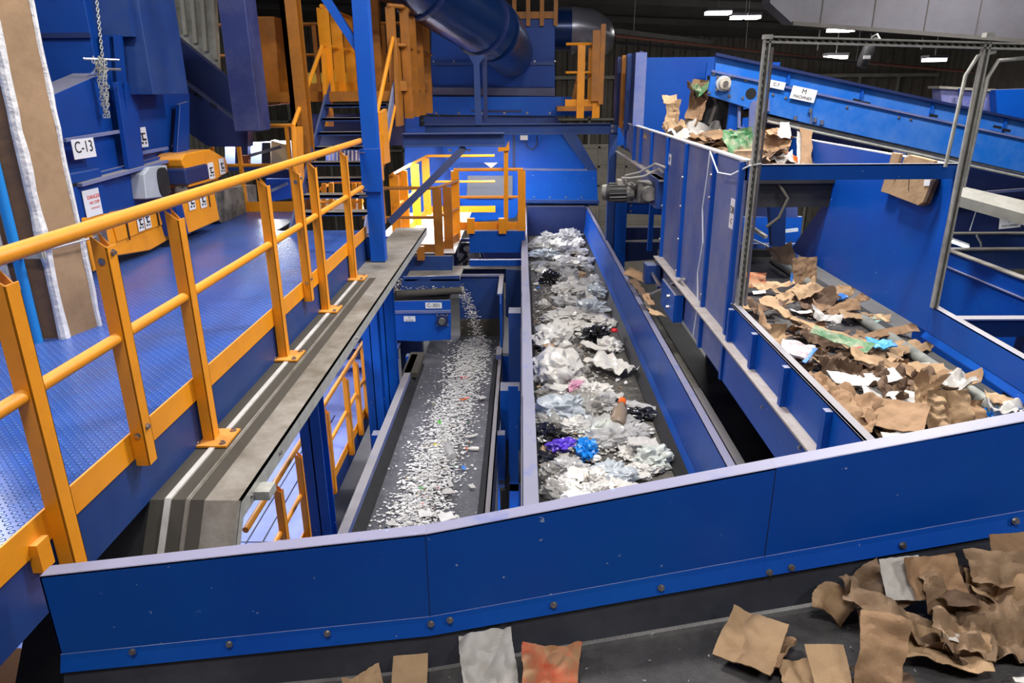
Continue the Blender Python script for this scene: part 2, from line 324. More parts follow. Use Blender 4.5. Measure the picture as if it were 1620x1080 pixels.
for px, py in ((210,1030),(363,1018),(518,1001),(682,986),(712,980),(876,956),(1046,929),(1217,905),(1252,897),(1428,862),(1606,823)):
    p = at(px, py, y=Y0-.02); MB().hexbolt(p, (0,-1,.2), .0085, .012).build('bolt', 'steel', fc)
mb = MB(); sk = []
for a in (nodes[0], nodes[1], nodes[5]): sk.append(a+Vector((0,0,-HW)))
for a, b in zip(sk, sk[1:]):
    mb.prism([a+Vector((0,.0,.0)), b+Vector((0,.0,.0)), b+Vector((0,-.05,-.125)), a+Vector((0,-.05,-.125))], (0,.012,.006))
mb.build('rubber_skirt', 'skirt', fc)
mb = MB()
for a, b in zip(sk, sk[1:]):
    A = a+Vector((0,.03,-.135)); B = b+Vector((0,.03,-.135)); mb.prism([A, B, B+Vector((0,-1.15,-.05)), A+Vector((0,-1.15,-.05))], (0,0,-.02))
mb.build('belt', 'belt', fc)
mb = MB()
for a, b in zip(sk, sk[1:]):
    A = a+Vector((0,.04,-.1)); B = b+Vector((0,.04,-.1)); mb.prism([A, B, B+Vector((0,0,-.3)), A+Vector((0,0,-.3))], (0,.01,0))
mb.build('bed_frame', 'black', fc)
def zb(x, y): return zt(x)-HW-.132-(2.08-y)*.05/1.15
# ================================================================== WALKWAY, left
XR = -1.80
wk = thing('upper_walkway', 'blue tread plate walkway at left behind the near yellow railing', 'walkway', (-4,5,0))
mb = MB(); mb.prism([(-9,-1.5,0),(-1.84,-1.5,0),(-1.84,8.72,0),(-3.05,8.72,0),(-3.05,10.3,0),(-9,10.3,0)], (0,0,-.012)); mb.build('tread_plate', 'plate', wk)
MB().box(-1.852,-1.84,-.5,8.7,-.27,-.002).build('fascia', 'dkblue', wk)
mb = MB()
for y in (.5,2.2,3.9,5.6,7.3,8.6): mb.box(-9,-1.86,y,y+.1,-.27,-.02)
mb.build('joist', 'dkblue', wk)
mb = MB(); mb.bar((-3.0,4.3,.003),(-3.05,5.3,.003),.01,.006); 
for q in ((-3.75,4.45),(-3.0,4.45)): pass
rl = thing('safety_railing', 'nearest yellow-orange pipe railing along the blue walkway at left', 'railing', (XR,4.5,-.27))
MB().tube([(XR,-.6,1.1),(XR,8.25,1.1)], .031, 14).build('top_rail', 'yel', rl, smooth=True)
MB().tube([(XR,-.6,.60),(XR,8.2,.60)], .026, 14).build('mid_rail', 'yel', rl, smooth=True)
MB().box(-1.838,-1.828,-.6,8.3,.0,.13).build('toe_board', 'yel', rl)
def railpost(y, zb_, root, x=XR, m='yel', w=.075, foot=False, top=1.06, d=.065, bolts=True, up=0):
    mb = MB(); t = .007; x0 = x-.03; x1 = x0+d
    # angle section: one leg toward the viewer, one along the rail; top cut on a slant
    mb.prism([(x0,y-w/2,zb_),(x1,y-w/2,zb_),(x1,y-w/2,top-.05),(x0,y-w/2,top)], (0,t,0))
    mb.prism([(x1,y-w/2,zb_),(x1,y+w/2,zb_),(x1,y+w/2,top-.05),(x1,y-w/2,top-.05)], (-t,0,0))
    mb.prism([(x0,y+w/2,zb_),(x1,y+w/2,zb_),(x1,y+w/2,top-.08),(x0,y+w/2,top)], (0,-t,0))
    p = mb.build('post', m, root, bevel=.002)
    if foot:
        MB().box(x-.07,x+.13,y-.11,y+.11,zb_,zb_+.012).build('base_plate', m, p)
        for sx, sy in ((-.045,-.08),(.1,-.08),(.1,.08)): MB().hexbolt((x+sx,y+sy,zb_+.012),(0,0,1),.013,.016).build('bolt', 'steel', p)
    if bolts:
        for z in (.12, .95) if not foot else ():
            MB().hexbolt((x0+.035,y-w/2-.001,z),(0,-1,0),.011,.012).build('bolt', 'steel', p)
            MB().hexbolt((x1+.001,y,z+.03),(1,0,0),.011,.012).build('bolt', 'steel', p)
    return p
for y in (2.36,3.66,5.0,6.21,7.36): railpost(y, -.262, rl, foot=True)
for y in (2.99,5.75): railpost(y, -.04, rl)
railpost(1.2,-.26,rl,foot=True)
MB().box(-1.86,-1.80,2.20,2.27,-.07,.05).build('bracket', 'yel', rl)
# grey capped beam beside the walkway, its near end bent down
cb = thing('capped_beam', 'dusty grey steel capped beam running beside the walkway, bent down at its near end', 'beam', (-1.6,6,-.4))
prof = [(10.35,-.27),(3.02,-.27),(2.3,-1.25)]
def strip(x0, x1, dz, th, name, m, ps=prof):
    mb = MB()
    for (ya, za), (yb, zb2) in zip(ps, ps[1:]):
        mb.prism([(x0,ya,za+dz),(x1,ya,za+dz),(x1,yb,zb2+dz),(x0,yb,zb2+dz)], (0,0,-th))
    return mb.build(name, m, cb)
strip(-1.84,-1.39,0,.012,'cover_plate','grey')
pr2 = [(7.4,-.27)]+prof[1:]
strip(-1.765,-1.735,.012,.014,'seam_ridge','ridge',pr2); strip(-1.66,-1.648,.008,.010,'seam_ridge','grey',pr2)
strip(-1.732,-1.665,.004,.005,'dust_band','darkdust',pr2); strip(-1.64,-1.57,.003,.004,'dust_band','darkdust',pr2); strip(-1.84,-1.77,.003,.004,'dust_band','darkdust',pr2)
strip(-1.402,-1.39,0,.10,'edge_flange','strut')
strip(-2.35,-1.80,-.014,.012,'rubber_cover','black',[(3.6,-.27),(3.02,-.27),(2.3,-1.25)])
for y in (3.15,3.6,5.6): MB().hexbolt((-1.39,y,-.32),(1,0,0),.01,.012).build('bolt', 'steel', cb)
strip(-1.39,-1.31,-.05,.05,'conduit_bracket','strut',[(3.28,-.27),(3.18,-.27)])
# blue columns beneath it
def hcol(name, label, x, y, z0, z1, w=.17, m='blue', d=.17, root=None, ax='x'):
    mb = MB(); t = .014
    if ax == 'x': mb.box(x-w/2,x+w/2,y-d/2,y-d/2+t,z0,z1); mb.box(x-w/2,x+w/2,y+d/2-t,y+d/2,z0,z1); mb.box(x-t/2,x+t/2,y-d/2,y+d/2,z0,z1)
    else: mb.box(x-w/2,x-w/2+t,y-d/2,y+d/2,z0,z1); mb.box(x+w/2-t,x+w/2,y-d/2,y+d/2,z0,z1); mb.box(x-w/2,x+w/2,y-t/2,y+t/2,z0,z1)
    if root: return mb.build(name, m, root)
    return tag(mb.build(name, m), label, 'column')
hcol('steel_column', 'blue column under the grey beam, nearest one with yellow railing behind it', -2.02,6.15,-5.3,-.30,.20,d=.2)
hcol('steel_column', 'wide blue column farther along under the grey beam, left of the shredded flake belt', -2.08,9.25,-5.3,-.30,.22,d=.2)
hcol('steel_column', 'blue column with two white bolts at the far end under the grey beam', -1.97,9.75,-5.3,-.30,.24,d=.22)
# brace post through the railing end
bp_ = thing('brace_post', 'tall slim blue post with a diagonal brace at the far end of the near railing', 'post', (-1.68,8.2,-.27))
MB().box(-1.77,-1.60,8.13,8.28,-.262,3.2).build('upright', 'blue', bp_, bevel=.003)
MB().bar(at(568,78,y=8.2), at(498,-25,y=8.2)+Vector((-.05,0,.1)), .08,.10,(0,1,0)).build('diagonal', 'blue', bp_)
MB().box(-1.80,-1.57,8.10,8.13,.55,1.02).build('splice_plate', 'blue', bp_)
for z in (.98,1.05,.5,.57): MB().tube([(-1.84,8.10,z),(-1.74,8.10,z)],.006,6).build('u_bolt', 'steel', bp_)
MB().box(-1.86,-1.66,8.3,8.5,-.26,.0).build('bracket', 'blue', bp_)
# column clad in board with white plastered corners
wc = thing('boarded_column', 'brown boarded building column with rough white corners at far left', 'column', (-3.6,5.1,0))
mb = MB(); mb.prism([(-3.52,4.64,0),(-3.25,4.695,0),(-3.18,4.96,0),(-3.62,5.5,0),(-4.1,5.6,0),(-4.1,4.64,0)], (0,0,4.2)); mb.build('side_board', 'wood2', wc)
mb = MB(); mb.prism([(-3.235,4.70,0),(-3.15,4.98,0),(-3.16,5.0,0),(-3.25,4.72,0)], (0,0,4.2))
def edge(pts, r, nm='corner_bead'):
    mb = MB(); rr = []; pp = []
    for i in range(34): z = i*4.2/33; pp.append((pts[0]+rnd.uniform(-.004,.004), pts[1]+rnd.uniform(-.004,.004), z)); rr.append(r*rnd.uniform(.8,1.15))
    mb.tube(pp, rr, 8); return mb.build(nm, 'plaster', wc)
MB().prism([(-3.215,4.690,0),(-3.140,4.960,0),(-3.16,4.97,0),(-3.235,4.70,0)], (0,0,4.2)).build('front_board', 'wood', wc)
edge((-3.225,4.69),.038); edge((-3.14,4.97),.022); edge((-3.50,4.64),.03)
tag(MB().tube([(-3.36,4.60,0),(-3.36,4.60,4.2)], .033, 16).build('sky_blue_pipe', 'pipe', smooth=True), 'bright sky blue pipe running up the boarded column', 'pipe')
us = thing('strut_clamp', 'slotted steel channel clamped around the boarded column and blue pipe', 'bracket', (-3.4,4.6,.62))
MB().box(-3.9,-3.16,4.555,4.572,.60,.66).build('channel', 'strut', us); MB().box(-3.9,-3.16,4.58,4.60,.60,.66).build('channel', 'strut', us)
MB().tube([(-3.19,4.6,.64),(-3.03,5.05,.66)],.009,8).build('threaded_rod', 'steel', us); MB().tube([(-3.41,4.56,.63),(-3.31,4.56,.63)],.02,8).build('pipe_clamp', 'steel', us)
MB().box(-3.07,-3.0,5.0,5.06,.60,.70).build('end_clip', 'steel', us)
# ================================================================== HOPPER MACHINE behind the column
hp = thing('baler_feed_hopper', 'big blue hopper machine with label C-13 behind the boarded column', 'hopper', (-5,7.5,0))
XP = -4.0
def hpl(pix, name, m='blue_shaded', v=XP, th=-.06, root=hp, ax='x'): return pl(pix, ax, v, th).build(name, m, root, bevel=.004)
hpl([(112,285),(300,236),(345,345),(180,402),(125,420)], 'lower_side', th=-.3)
hpl([(50,165),(165,115),(300,148),(300,242),(105,295)], 'side_wall', v=-4.05, th=-.3)
# upper bin: faces the viewer, in a plane across the hall
c0 = at(64,-40,y=7.3); c1 = at(160,144,y=7.3)
MB().box(-6.2,c1.x,7.3,8.4,at(100,144,y=7.3).z,3.1).build('bin_front', 'blue_shaded', hp, bevel=.005)
z52 = at(100,54,y=7.3).z; MB().box(-6.2,c1.x,7.27,7.3,z52-.035,z52+.01).build('seam_strip', 'navy', hp)
z2 = at(100,135,y=7.3).z; MB().box(-6.2,c1.x,7.24,7.3,z2-.03,z2).build('seam_strip', 'dkblue', hp)
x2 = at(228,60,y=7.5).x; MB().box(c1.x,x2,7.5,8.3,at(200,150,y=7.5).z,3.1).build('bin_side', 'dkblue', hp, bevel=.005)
MB().box(c1.x,at(212,60,y=7.45).x,7.42,7.5,at(200,58,y=7.45).z,at(200,58,y=7.45).z+.5).build('access_cover', 'dkblue', hp)
for k in (0,1):
    px = (168,186)[k]; a = at(px,55,y=7.4); b = at(px+14,208,y=7.4); MB().bar(a,b,.07,.05,(0,1,0)).build('rib', 'blue_shaded', hp)
a = at(92,172,y=7.0); b = at(156,120,y=7.25); MB().bar(a,b,.09,.09,(0,1,0)).build('lip_bar', 'dustblue', hp)
def ledge(pa, pb, v, w, m='dustblue', name='ledge', ax='x', t=.03):
    a = at(*pa, **{ax: v}); b = at(*pb, **{ax: v}); return MB().prism([a, b, b+Vector((w,0,0)), a+Vector((w,0,0))], (0,0,-t)).build(name, m, hp)
ledge((100,219),(195,204),XP,.025); ledge((112,290),(300,240),XP,.10); ledge((210,242),(262,232),XP,.03)
hpl([(185,130),(215,130),(228,262),(205,268)], 'stiffener', 'blue_shaded', v=-3.93, th=-.05); hpl([(285,165),(300,160),(298,240),(280,243)], 'stiffener', 'blue_shaded', v=-3.93, th=-.05)
c = at(123,231,x=XP+.01); sign(c+Vector((.05,0,-.02)),.34,.17,hp,[('C-13',.14,0,.01)],'x+',lbl='white plate reading C-13')
c = at(144,321,x=XP+.06); MB().box(XP,XP+.05,c.y-.32,c.y+.28,c.z-.3,c.z+.28).build('control_cover', 'blue_shaded', hp, bevel=.01); MB().box(XP+.05,XP+.053,c.y-.2,c.y+.15,c.z+.17,c.z+.2).build('slot', 'ink', hp)
s_ = sign(c+Vector((0,.02,0)),.26,.24,hp,[('DANGER',.05,.03,.05),('NO STEP',.04,.03,0),('======',.04,.03,-.05)],'x+',inks=['red','red','red'],lbl='white label with red print')
def picto(c, facing, root, w=.11, h=.19, lbl=None):
    s = sign(c, w, h, root, [], facing, lbl=lbl); n = {'y': Vector((0,-1,0)), 'x+': Vector((1,0,0))}[facing]; e = {'y': Vector((1,0,0)), 'x+': Vector((0,1,0))}[facing]
    mb = MB(); c = Vector(c)+n*.006
    def r(dx, dz, a, b):
        p = c+e*dx+Vector((0,0,dz)); mb.prism([p-e*a-Vector((0,0,b)), p+e*a-Vector((0,0,b)), p+e*a+Vector((0,0,b)), p-e*a+Vector((0,0,b))], n*.001)
    r(0,h*.18,w*.3,h*.04); r(-w*.1,0,w*.08,h*.16); r(w*.15,-h*.12,w*.2,h*.05); r(-w*.2,-h*.28,w*.12,h*.05); r(w*.22,-h*.3,w*.08,h*.06); mb.build('pictogram', 'ink', s)
    return s
picto(at(182,19,y=7.48), 'y', hp, .12,.18); picto(at(226,217,x=XP+.01),'x+',hp,.16,.2)
# chains over a hook bar
ch = thing('hoist_chain', 'galvanised chain bundle looped over two rods on the blue hopper', 'chain', at(158,100,y=7.1))
def chain(p0, p1, name, jit=.0, link=.035):
    mb = MB(); p0 = Vector(p0); p1 = Vector(p1); n = int((p1-p0).length/(link*.75)); d = (p1-p0).normalized(); s1 = d.orthogonal().normalized(); s2 = d.cross(s1)
    for i in range(n):
        c = p0+(p1-p0)*i/n+Vector((rnd.uniform(-jit,jit),rnd.uniform(-jit,jit),0)); s = s1 if i%2 else s2
        mb.tube([c+d*(link/2*math.cos(a))+s*(link*.32*math.sin(a)) for a in [k*math.pi/4 for k in range(9)]], .0045, 5, False)
    return mb.build(name, 'strut', ch)
chain(at(152,-10,y=7.15), at(163,100,y=7.1), 'hanging_chain'); 
for k in range(4): chain(at(154+4*k,95,y=7.1-.02*k), at(166+k*2,188,y=7.1-.02*k), 'chain_fall', .012)
for k in range(4): chain(at(148+4*k,92,y=7.1), at(154+4*k,118,y=7.1), 'chain_loop', .02)
MB().tube([at(132,93,y=7.05), at(189,95,y=7.2)], .012, 8).build('hook_rod', 'steel', ch); MB().tube([at(150,109,y=7.05), at(191,110,y=7.2)], .012, 8).build('hook_rod', 'steel', ch)
# fan casing, motor, yellow guards
fn = thing('grey_fan_casing', 'light grey angular fan casing with dark oval grille on the hopper', 'casing', at(250,300,x=-3.8))
pl([(228,275),(236,264),(264,261),(271,304),(258,312),(232,315)],'x',-3.86,-.15).build('casing', 'greymach', fn, bevel=.01)
c = at(258,288,x=-3.85); mb = MB(); mb.prism([(-3.845,c.y+.02+.12*math.copysign(abs(math.cos(a))**.6,math.cos(a)),c.z+.15*math.copysign(abs(math.sin(a))**.7,math.sin(a))) for a in [k*math.pi/10 for k in range(20)]],(-.02,0,0)); mb.build('grille', 'black', fn)
mt = thing('hopper_drive_motor', 'navy drive motor between the grey fan casing and the yellow guard', 'motor', at(285,275,x=-3.8))
a = at(268,270,x=-3.9); b = at(307,272,x=-3.9); MB().box(-4.0,-3.72,a.y,b.y,a.z-.16,a.z+.02).build('housing', 'navy', mt, bevel=.02)
MB().tube([(-3.85,a.y+.1,a.z-.38),(-3.85,a.y+.1,a.z-.15)],.07,12).build('shaft_seal', 'motor', mt)
gu = thing('yellow_belt_guard', 'yellow angular drive guard with white labels at the right end of the hopper', 'guard', at(320,290,x=-3.7))
pl([(287,252),(293,243),(333,236),(357,250),(362,272),(340,285),(300,296),(300,278),(290,262)],'x',-3.75,-.3).build('upper_guard', 'yel', gu, bevel=.01)
pl([(289,320),(338,298),(348,348),(300,369)],'x',-3.72,-.3).build('lower_guard', 'yel', gu, bevel=.01)
pl([(276,322),(291,318),(302,369),(290,373)],'x',-3.73,-.3).build('guard_bracket', 'blue_shaded', gu)
for p in ((334,270),(351,263)): picto(at(*p,x=-3.74),'x+',gu,.16,.19)
for p in ((303,319),(321,316)): picto(at(*p,x=-3.71),'x+',gu,.16,.18)
a = at(331,315,x=-3.715); MB().box(-3.72,-3.712,a.y-.01,a.y+.01,a.z-.09,a.z+.09).build('slot', 'ink', gu)
lg = thing('low_yellow_guard', 'long low yellow guard with picture labels under the blue hopper', 'guard', at(220,360,x=-3.95))
pl([(130,345),(275,318),(280,372),(238,396),(172,407),(150,430)],'x',-3.94,-.2).build('guard_cover', 'yel', lg, bevel=.01)
pl([(180,360),(272,322),(270,350),(186,382)],'x',-3.925,-.02).build('guard_panel', 'yel', lg)
for p in ((222,352),(233,348)): picto(at(*p,x=-3.915),'x+',lg,.12,.17)
for p in ((203,362),(250,340)): a = at(*p,x=-3.91); MB().box(-3.92,-3.91,a.y-.008,a.y+.008,a.z-.11,a.z+.11).build('slot', 'ink', lg)
tag(pl([(345,300),(405,292),(408,335),(350,352),(342,345)],'x',-3.95,-.3).build('mottled_concrete_block', mat('mottled_concrete', (.35,.33,.28), .9, dust=(.03,.03,.03), dustamt=1, dscale=5)), 'mottled grey concrete block right of the yellow guard', 'block')
# inclined conveyor behind the hopper
ic = thing('dark_inclined_conveyor', 'dark navy inclined conveyor running down to the right behind the hopper', 'conveyor', at(300,150,y=9.6))
pl([(225,80),(392,208),(392,232),(330,232),(225,160)],'y',9.6,.2).build('side_frame', 'navy', ic)
pl([(225,15),(345,112),(395,160),(395,205),(225,82)],'y',10.0,.15).build('upper_cover', 'navy', ic)
c = at(254,116,y=9.59); sign(c,.30,.14,ic,[('M',.12,0,0)],'y',tilt=-math.radians(36)); c = at(279,131,y=9.59); sign(c,.17,.13,ic,[('C-13',.05,0,0)],'y',tilt=-math.radians(36))
for p in ((306,146),(314,152),(338,167)): a = at(*p,y=9.595); MB().bar(a+Vector((-.04,0,.03)),a+Vector((.04,0,-.03)),.01,.03,(0,0,1)).build('slot', 'ink', ic)
tag(pl([(225,-20),(338,-20),(346,118),(340,108),(225,18)],'y',11,.1).build('ribbed_wall_panel', mat('weathered_ribbed_sheet', (.42,.42,.36), .8, dust=(.10,.10,.085), dustamt=.9, dscale=4)), 'weathered grey-green ribbed sheet behind the inclined conveyor', 'panel')
mb = MB()
for k in range(7): a = at(240+k*16,-10,y=10.96); b = at(246+k*16,16+k*13,y=10.96); mb.bar(a,b,.05,.06,(0,1,0))
tag(mb.build('ribbed_sheet_ribs', 'wallp'), 'upright ribs on the weathered grey-green sheet', 'panel')
tag(MB().box(at(345,10,y=9.2).x, at(388,10,y=9.2).x, 9.2,9.6, at(365,208,y=9.2).z, 3.2).build('tall_lavender_column', mat('dusty_blue_column', (.02,.035,.16), .6, dust=(.10,.11,.24), dustamt=.9, dscale=1.2), bevel=.01), 'tall dusty lavender-blue column right of the hopper', 'column')
# ================================================================== SHREDDED FLAKE BELT (left of centre)
c1 = thing('flake_conveyor', 'lower conveyor left of centre carrying shredded white flakes toward the viewer', 'conveyor', (-1,8,-2.9))
ZB1 = -2.62
MB().box(-1.66,-.40,4.2,12.3,ZB1-.03,ZB1).build('belt', 'belt1', c1)
mb = MB(); mb.prism([(-1.80,4.2,-2.42),(-1.70,4.2,-2.42),(-1.70,4.2,-2.46),(-1.70,4.2,-2.60),(-1.72,4.2,-2.60),(-1.72,4.2,-2.46),(-1.80,4.2,-2.46)],(0,6.6,0)); mb.box(-1.80,-1.785,4.2,10.8,-2.75,-2.46); mb.build('left_curb', 'dustblue', c1)
MB().box(-1.83,-1.60,10.0,10.9,-2.50,-2.42).build('curb_end', 'darkdust', c1)
MB().prism([(-1.70,4.2,-2.50),(-1.60,4.2,-2.60),(-1.60,4.2,-2.61),(-1.70,4.2,-2.52)],(0,6.6,0)).build('left_seal', 'black', c1)
mb = MB(); mb.box(-.40,-.32,4.2,11.0,-2.46,-2.44); mb.box(-.40,-.385,4.2,11.0,-2.66,-2.44); mb.box(-.335,-.32,4.2,11,-2.9,-2.44); mb.build('right_curb', 'dustblue', c1)
MB().prism([(-.40,4.2,-2.50),(-.48,4.2,-2.60),(-.48,4.2,-2.61),(-.40,4.2,-2.53)],(0,6.8,0)).build('right_seal', 'black', c1)
MB().box(-.42,-.33,10.6,11.0,-2.44,-2.36).build('curb_cap', 'dustblue', c1)
hd = MB(); hd.box(-1.13,-.33,12.3,12.34,-2.30,-1.50); hd.build('hood_back', 'dkblue', c1); MB().box(-1.13,-.33,12.27,12.30,-2.62,-2.30).build('hood_rubber', 'darkdust', c1)
MB().prism([(-.36,12.34,-1.50),(-.36,11.05,-1.50),(-.36,10.95,-1.62),(-.36,10.95,-2.5),(-.36,12.34,-2.6)],(.03,0,0)).build('hood_side', 'blue', c1, bevel=.004)
mb = MB(); mb.box(-1.13,-.33,12.26,12.36,-1.5,-1.475); mb.box(-.40,-.32,11.05,12.3,-1.5,-1.475); mb.build('hood_lip', 'dustblue', c1)
MB().box(-1.62,-.44,4.3,12.2,-3.0,-2.9).build('return_belt', 'black', c1)
for y in (5.2,8.0,10.8): MB().box(-.32,-.22,y,y+.14,-5.3,-2.46).build('leg', 'blue', c1); MB().box(-1.9,-1.8,y,y+.14,-5.3,-2.46).build('leg', 'blue', c1)
# feeder C-301 head discharging onto it
f3 = thing('cross_feeder', 'short blue feeder head labelled C-301 dropping flakes onto the belt', 'conveyor', at(660,520,y=11.2))
pl([(560,478),(712,475),(713,495),(713,537),(660,540),(560,535)],'y',11.1,.06).build('side_frame', 'blue', f3, bevel=.004)
pl([(560,493),(713,491),(713,495),(560,497)],'y',11.07,.03).build('ledge', 'dustblue', f3)
MB().prism([at(560,478,y=11.12), at(708,476,y=11.12), at(708,476,y=11.12)+Vector((0,.9,0)), at(560,478,y=11.12)+Vector((0,.9,0))],(0,0,-.05)).build('belt', 'black', f3)
MB().prism([at(560,478,y=12.0), at(708,476,y=12.0), at(708,520,y=12.0), at(560,535,y=12.0)],(0,.05,0)).build('side_frame', 'navy', f3)
c = at(700,506,y=11.09); MB().tube([c, c+Vector((0,-.05,0))], .10, 16).build('bearing_flange', 'navy', f3); MB().tube([c+Vector((0,-.05,0)), c+Vector((0,-.10,0))], .055, 14).build('bearing', 'motor', f3)
for k in range(4): a = math.pi/4+k*math.pi/2; MB().hexbolt(c+Vector((math.cos(a)*.12,0,math.sin(a)*.12)),(0,-1,0),.012,.015).build('bolt', 'steel', f3)
c = at(686,483,y=11.09); sign(c,.27,.10,f3,[('C-301',.085,0,0)],'y'); c = at(648,504,y=11.09); sign(c,.19,.09,f3,[('M',.04,0,.018),('MACHINEX',.026,0,-.024)],'y')
lid = thing('feeder_cover', 'dark open topped cover with grey rubber roll above the C-301 feeder', 'cover', at(670,450,y=11.4))
pl([(638,438),(727,436),(727,458),(632,462)],'y',11.3,.05).build('side_panel', 'dkblue', lid); pl([(650,424),(727,421),(727,436),(640,438)],'y',12.2,.05).build('back_panel', 'navy', lid)
MB().box(at(640,438,y=11.3).x, at(727,436,y=11.3).x, 11.3,12.2, at(640,438,y=11.3).z-.07, at(640,438,y=11.3).z-.04).build('lid_floor', 'grey', lid)
MB().tube([at(628,465,y=11.15), at(732,459,y=11.15)], .055, 12).build('rubber_roll', 'darkdust', lid, smooth=True)
MB().tube([at(731,459,y=11.15), at(734,459,y=11.15)], .062, 12).build('roll_end', 'grey', lid)
# ================================================================== FILM BELT (centre)
c2 = thing('film_conveyor', 'long central conveyor heaped with plastic bags and film', 'conveyor', (.8,10,-2.1))
ZB2 = -1.65
MB().box(.12,1.47,3.6,17.2,ZB2-.03,ZB2).build('belt', 'belt2', c2)
for (a, b, dx) in ((3.6,5.9,0),(5.9,9.4,-.004),(9.4,17.2,-.008)):
    mb = MB(); mb.box(.005+dx,.11+dx,a,b,-1.01,-.995); mb.box(.10+dx,.11+dx,a,b,-1.75,-1.0); mb.box(.005+dx,.015+dx,a,b,-1.10,-1.0); mb.build('left_wall', 'blue', c2)
MB().box(-.012,.0,3.6,17,-1.62,-1.07).build('outer_panel', 'dustblue', c2)
for (a, b) in ((3.6,7.2),(7.203,11.4),(11.403,17.2)):
    mb = MB(); mb.prism([(1.50,a,-1.0),(1.51,a,-1.0),(1.485,a,-1.46),(1.43,a,-1.62),(1.42,a,-1.62),(1.475,a,-1.46)],(0,b-a,0)); mb.box(1.50,1.585,a,b,-1.012,-1.0); mb.box(1.575,1.585,a,b,-1.10,-1.0); mb.build('right_wall', 'wallblue', c2)
MB().prism([(1.455,3.6,-1.53),(1.36,3.6,-1.63),(1.36,3.6,-1.645),(1.44,3.6,-1.62)],(0,13.6,0)).build('rubber_seal', 'black', c2)
MB().prism([(.11,3.6,-1.55),(.17,3.6,-1.63),(.17,3.6,-1.645),(.11,3.6,-1.62)],(0,13.6,0)).build('rubber_seal', 'black', c2)
mb = MB(); mb.box(1.62,1.72,3.4,6.3,-1.10,-1.085); mb.box(1.71,1.72,3.4,6.3,-1.3,-1.085); mb.build('outer_ledge', 'dustblue', c2)
mb = MB(); mb.box(1.62,1.72,6.31,10.5,-1.11,-1.095); mb.box(1.71,1.72,6.31,10.5,-1.3,-1.095); mb.build('outer_ledge', 'grey', c2)
MB().box(.1,1.5,3.6,17.2,-2.05,-1.95).build('return_belt', 'black', c2)
for y in (4.3,7.4,10.5,13.6): 
    MB().box(.0,.10,y,y+.12,-5.3,-1.7).build('leg', 'blue', c2); MB().box(1.50,1.60,y,y+.12,-5.3,-1.7).build('leg', 'navy', c2); MB().box(.1,1.5,y,y+.1,-2.2,-2.06).build('cross_member', 'navy', c2)
mb = MB(); mb.box(-.22,-.16,5.0,12,-3.05,-2.95); tag(mb.build('conduit_run', 'black'), 'dark horizontal rail low in the gap between the flake and film belts', 'rail')
tk = thing('blue_support_frame', 'blue box frame standing in the gap between the flake belt and film belt', 'frame', (-.12,8.5,-5.3))
MB().box(-.17,-.05,7.9,8.0,-5.3,-1.75).build('leg', 'blue', tk); MB().box(-.30,-.03,8.8,9.1,-5.3,-2.2).build('panel', 'blue', tk); MB().box(-.20,-.02,9.9,10.2,-5.3,-1.45).build('panel', 'dkblue', tk); MB().box(-.3,-.02,7.9,10.2,-3.2,-3.1).build('shelf', 'dkblue', tk)
MB().tube([(-.2,6.3,-5.2),(-.2,6.3,-2.2)],.03,8).build('conduit', 'black', tk)
# guessed low belt; its black sheets are stretched to darken this gap
dk = thing('gap_darkening_sheets', 'black sheets added to darken the gap between film belt and chute', 'conveyor', (2,7,-3.0))
MB().box(1.66,3.3,2.9,18,-3.0,-2.95).build('belt', 'black', dk); MB().box(3.3,3.32,2.9,12,-3.2,-.8).build('side_panel', 'navy', dk); MB().box(1.73,1.76,2.9,12,-3.2,-2.5).build('side_panel', 'black', dk)
# ================================================================== CARDBOARD CHUTE AND BELT (right)
ct = thing('cardboard_chute', 'tall blue sheet metal chute with ribbed dusty side at right of centre', 'chute', (2.5,7.5,-.75))
XL, XRt = 1.72, 3.34; YF = 5.6
def side(polyYZ, x, th, name, m, root=ct): return MB().prism([(x,y,z) for y, z in polyYZ],(th,0,0)).build(name, m, root, bevel=.002)
side([(5.6,-.72),(8.62,-.72),(8.62,.34),(10.1,.34),(12.9,.95),(12.9,1.10),(5.6,1.10)], XL, .02, 'left_side', 'dustblue')
side([(3.0,-.72),(5.598,-.72),(5.598,-.03),(3.0,-.03)], 1.70, .02, 'lower_left_side', 'wallblue')
mb = MB(); mb.box(1.70,1.765,3.0,5.58,-.042,-.03); mb.build('lower_lip', 'dustblue', ct)
mb = MB(); mb.box(1.62,1.72,5.6,8.62,-.33,-.315); mb.box(1.62,1.72,3.0,5.6,-.33,-.315); mb.build('ledge_strip', mat('bare_worn_ledge', (.42,.38,.36), .6, dust=(.25,.2,.2), dustamt=.6, dscale=9), ct)
MB().box(1.64,1.72,8.62,12.9,.58,.60).build('ledge_strip', bpy.data.materials['bare_worn_ledge'], ct)
mb = MB(); mb.box(1.70,1.76,5.6,12.9,1.095,1.11); mb.build('top_lip', mat('bare_edge', (.7,.7,.72), .4, dust=(.4,.4,.45), dustamt=.5), ct)
for y, z0, z1 in ((5.62,-.72,1.09),(6.42,-.72,1.09),(7.55,-.72,1.09),(8.55,-.72,1.09),(9.6,.62,1.09),(10.5,.62,1.09),(11.1,.55,1.09),(12.1,.7,1.09)):
    MB().prism([(XL,y,z0),(XL-.036,y,z0),(XL-.036,y,z1),(XL,y,z1)],(0,.05,0)).build('rib', 'blue', ct)
for y in (3.55,4.2,4.85,5.45): MB().box(1.66,1.70,y,y+.05,-.315,-.045).build('rib', 'blue', ct)
for y, zz in ((6.42,(.9,.7,-.2)),(7.55,(.75,.45,.1,-.25,-.5)),(8.55,(.3,-.1))):
    for z in zz: MB().hexbolt((XL-.037,y+.03,z),(-1,0,0),.013,.012).build('bolt', 'steel', ct)
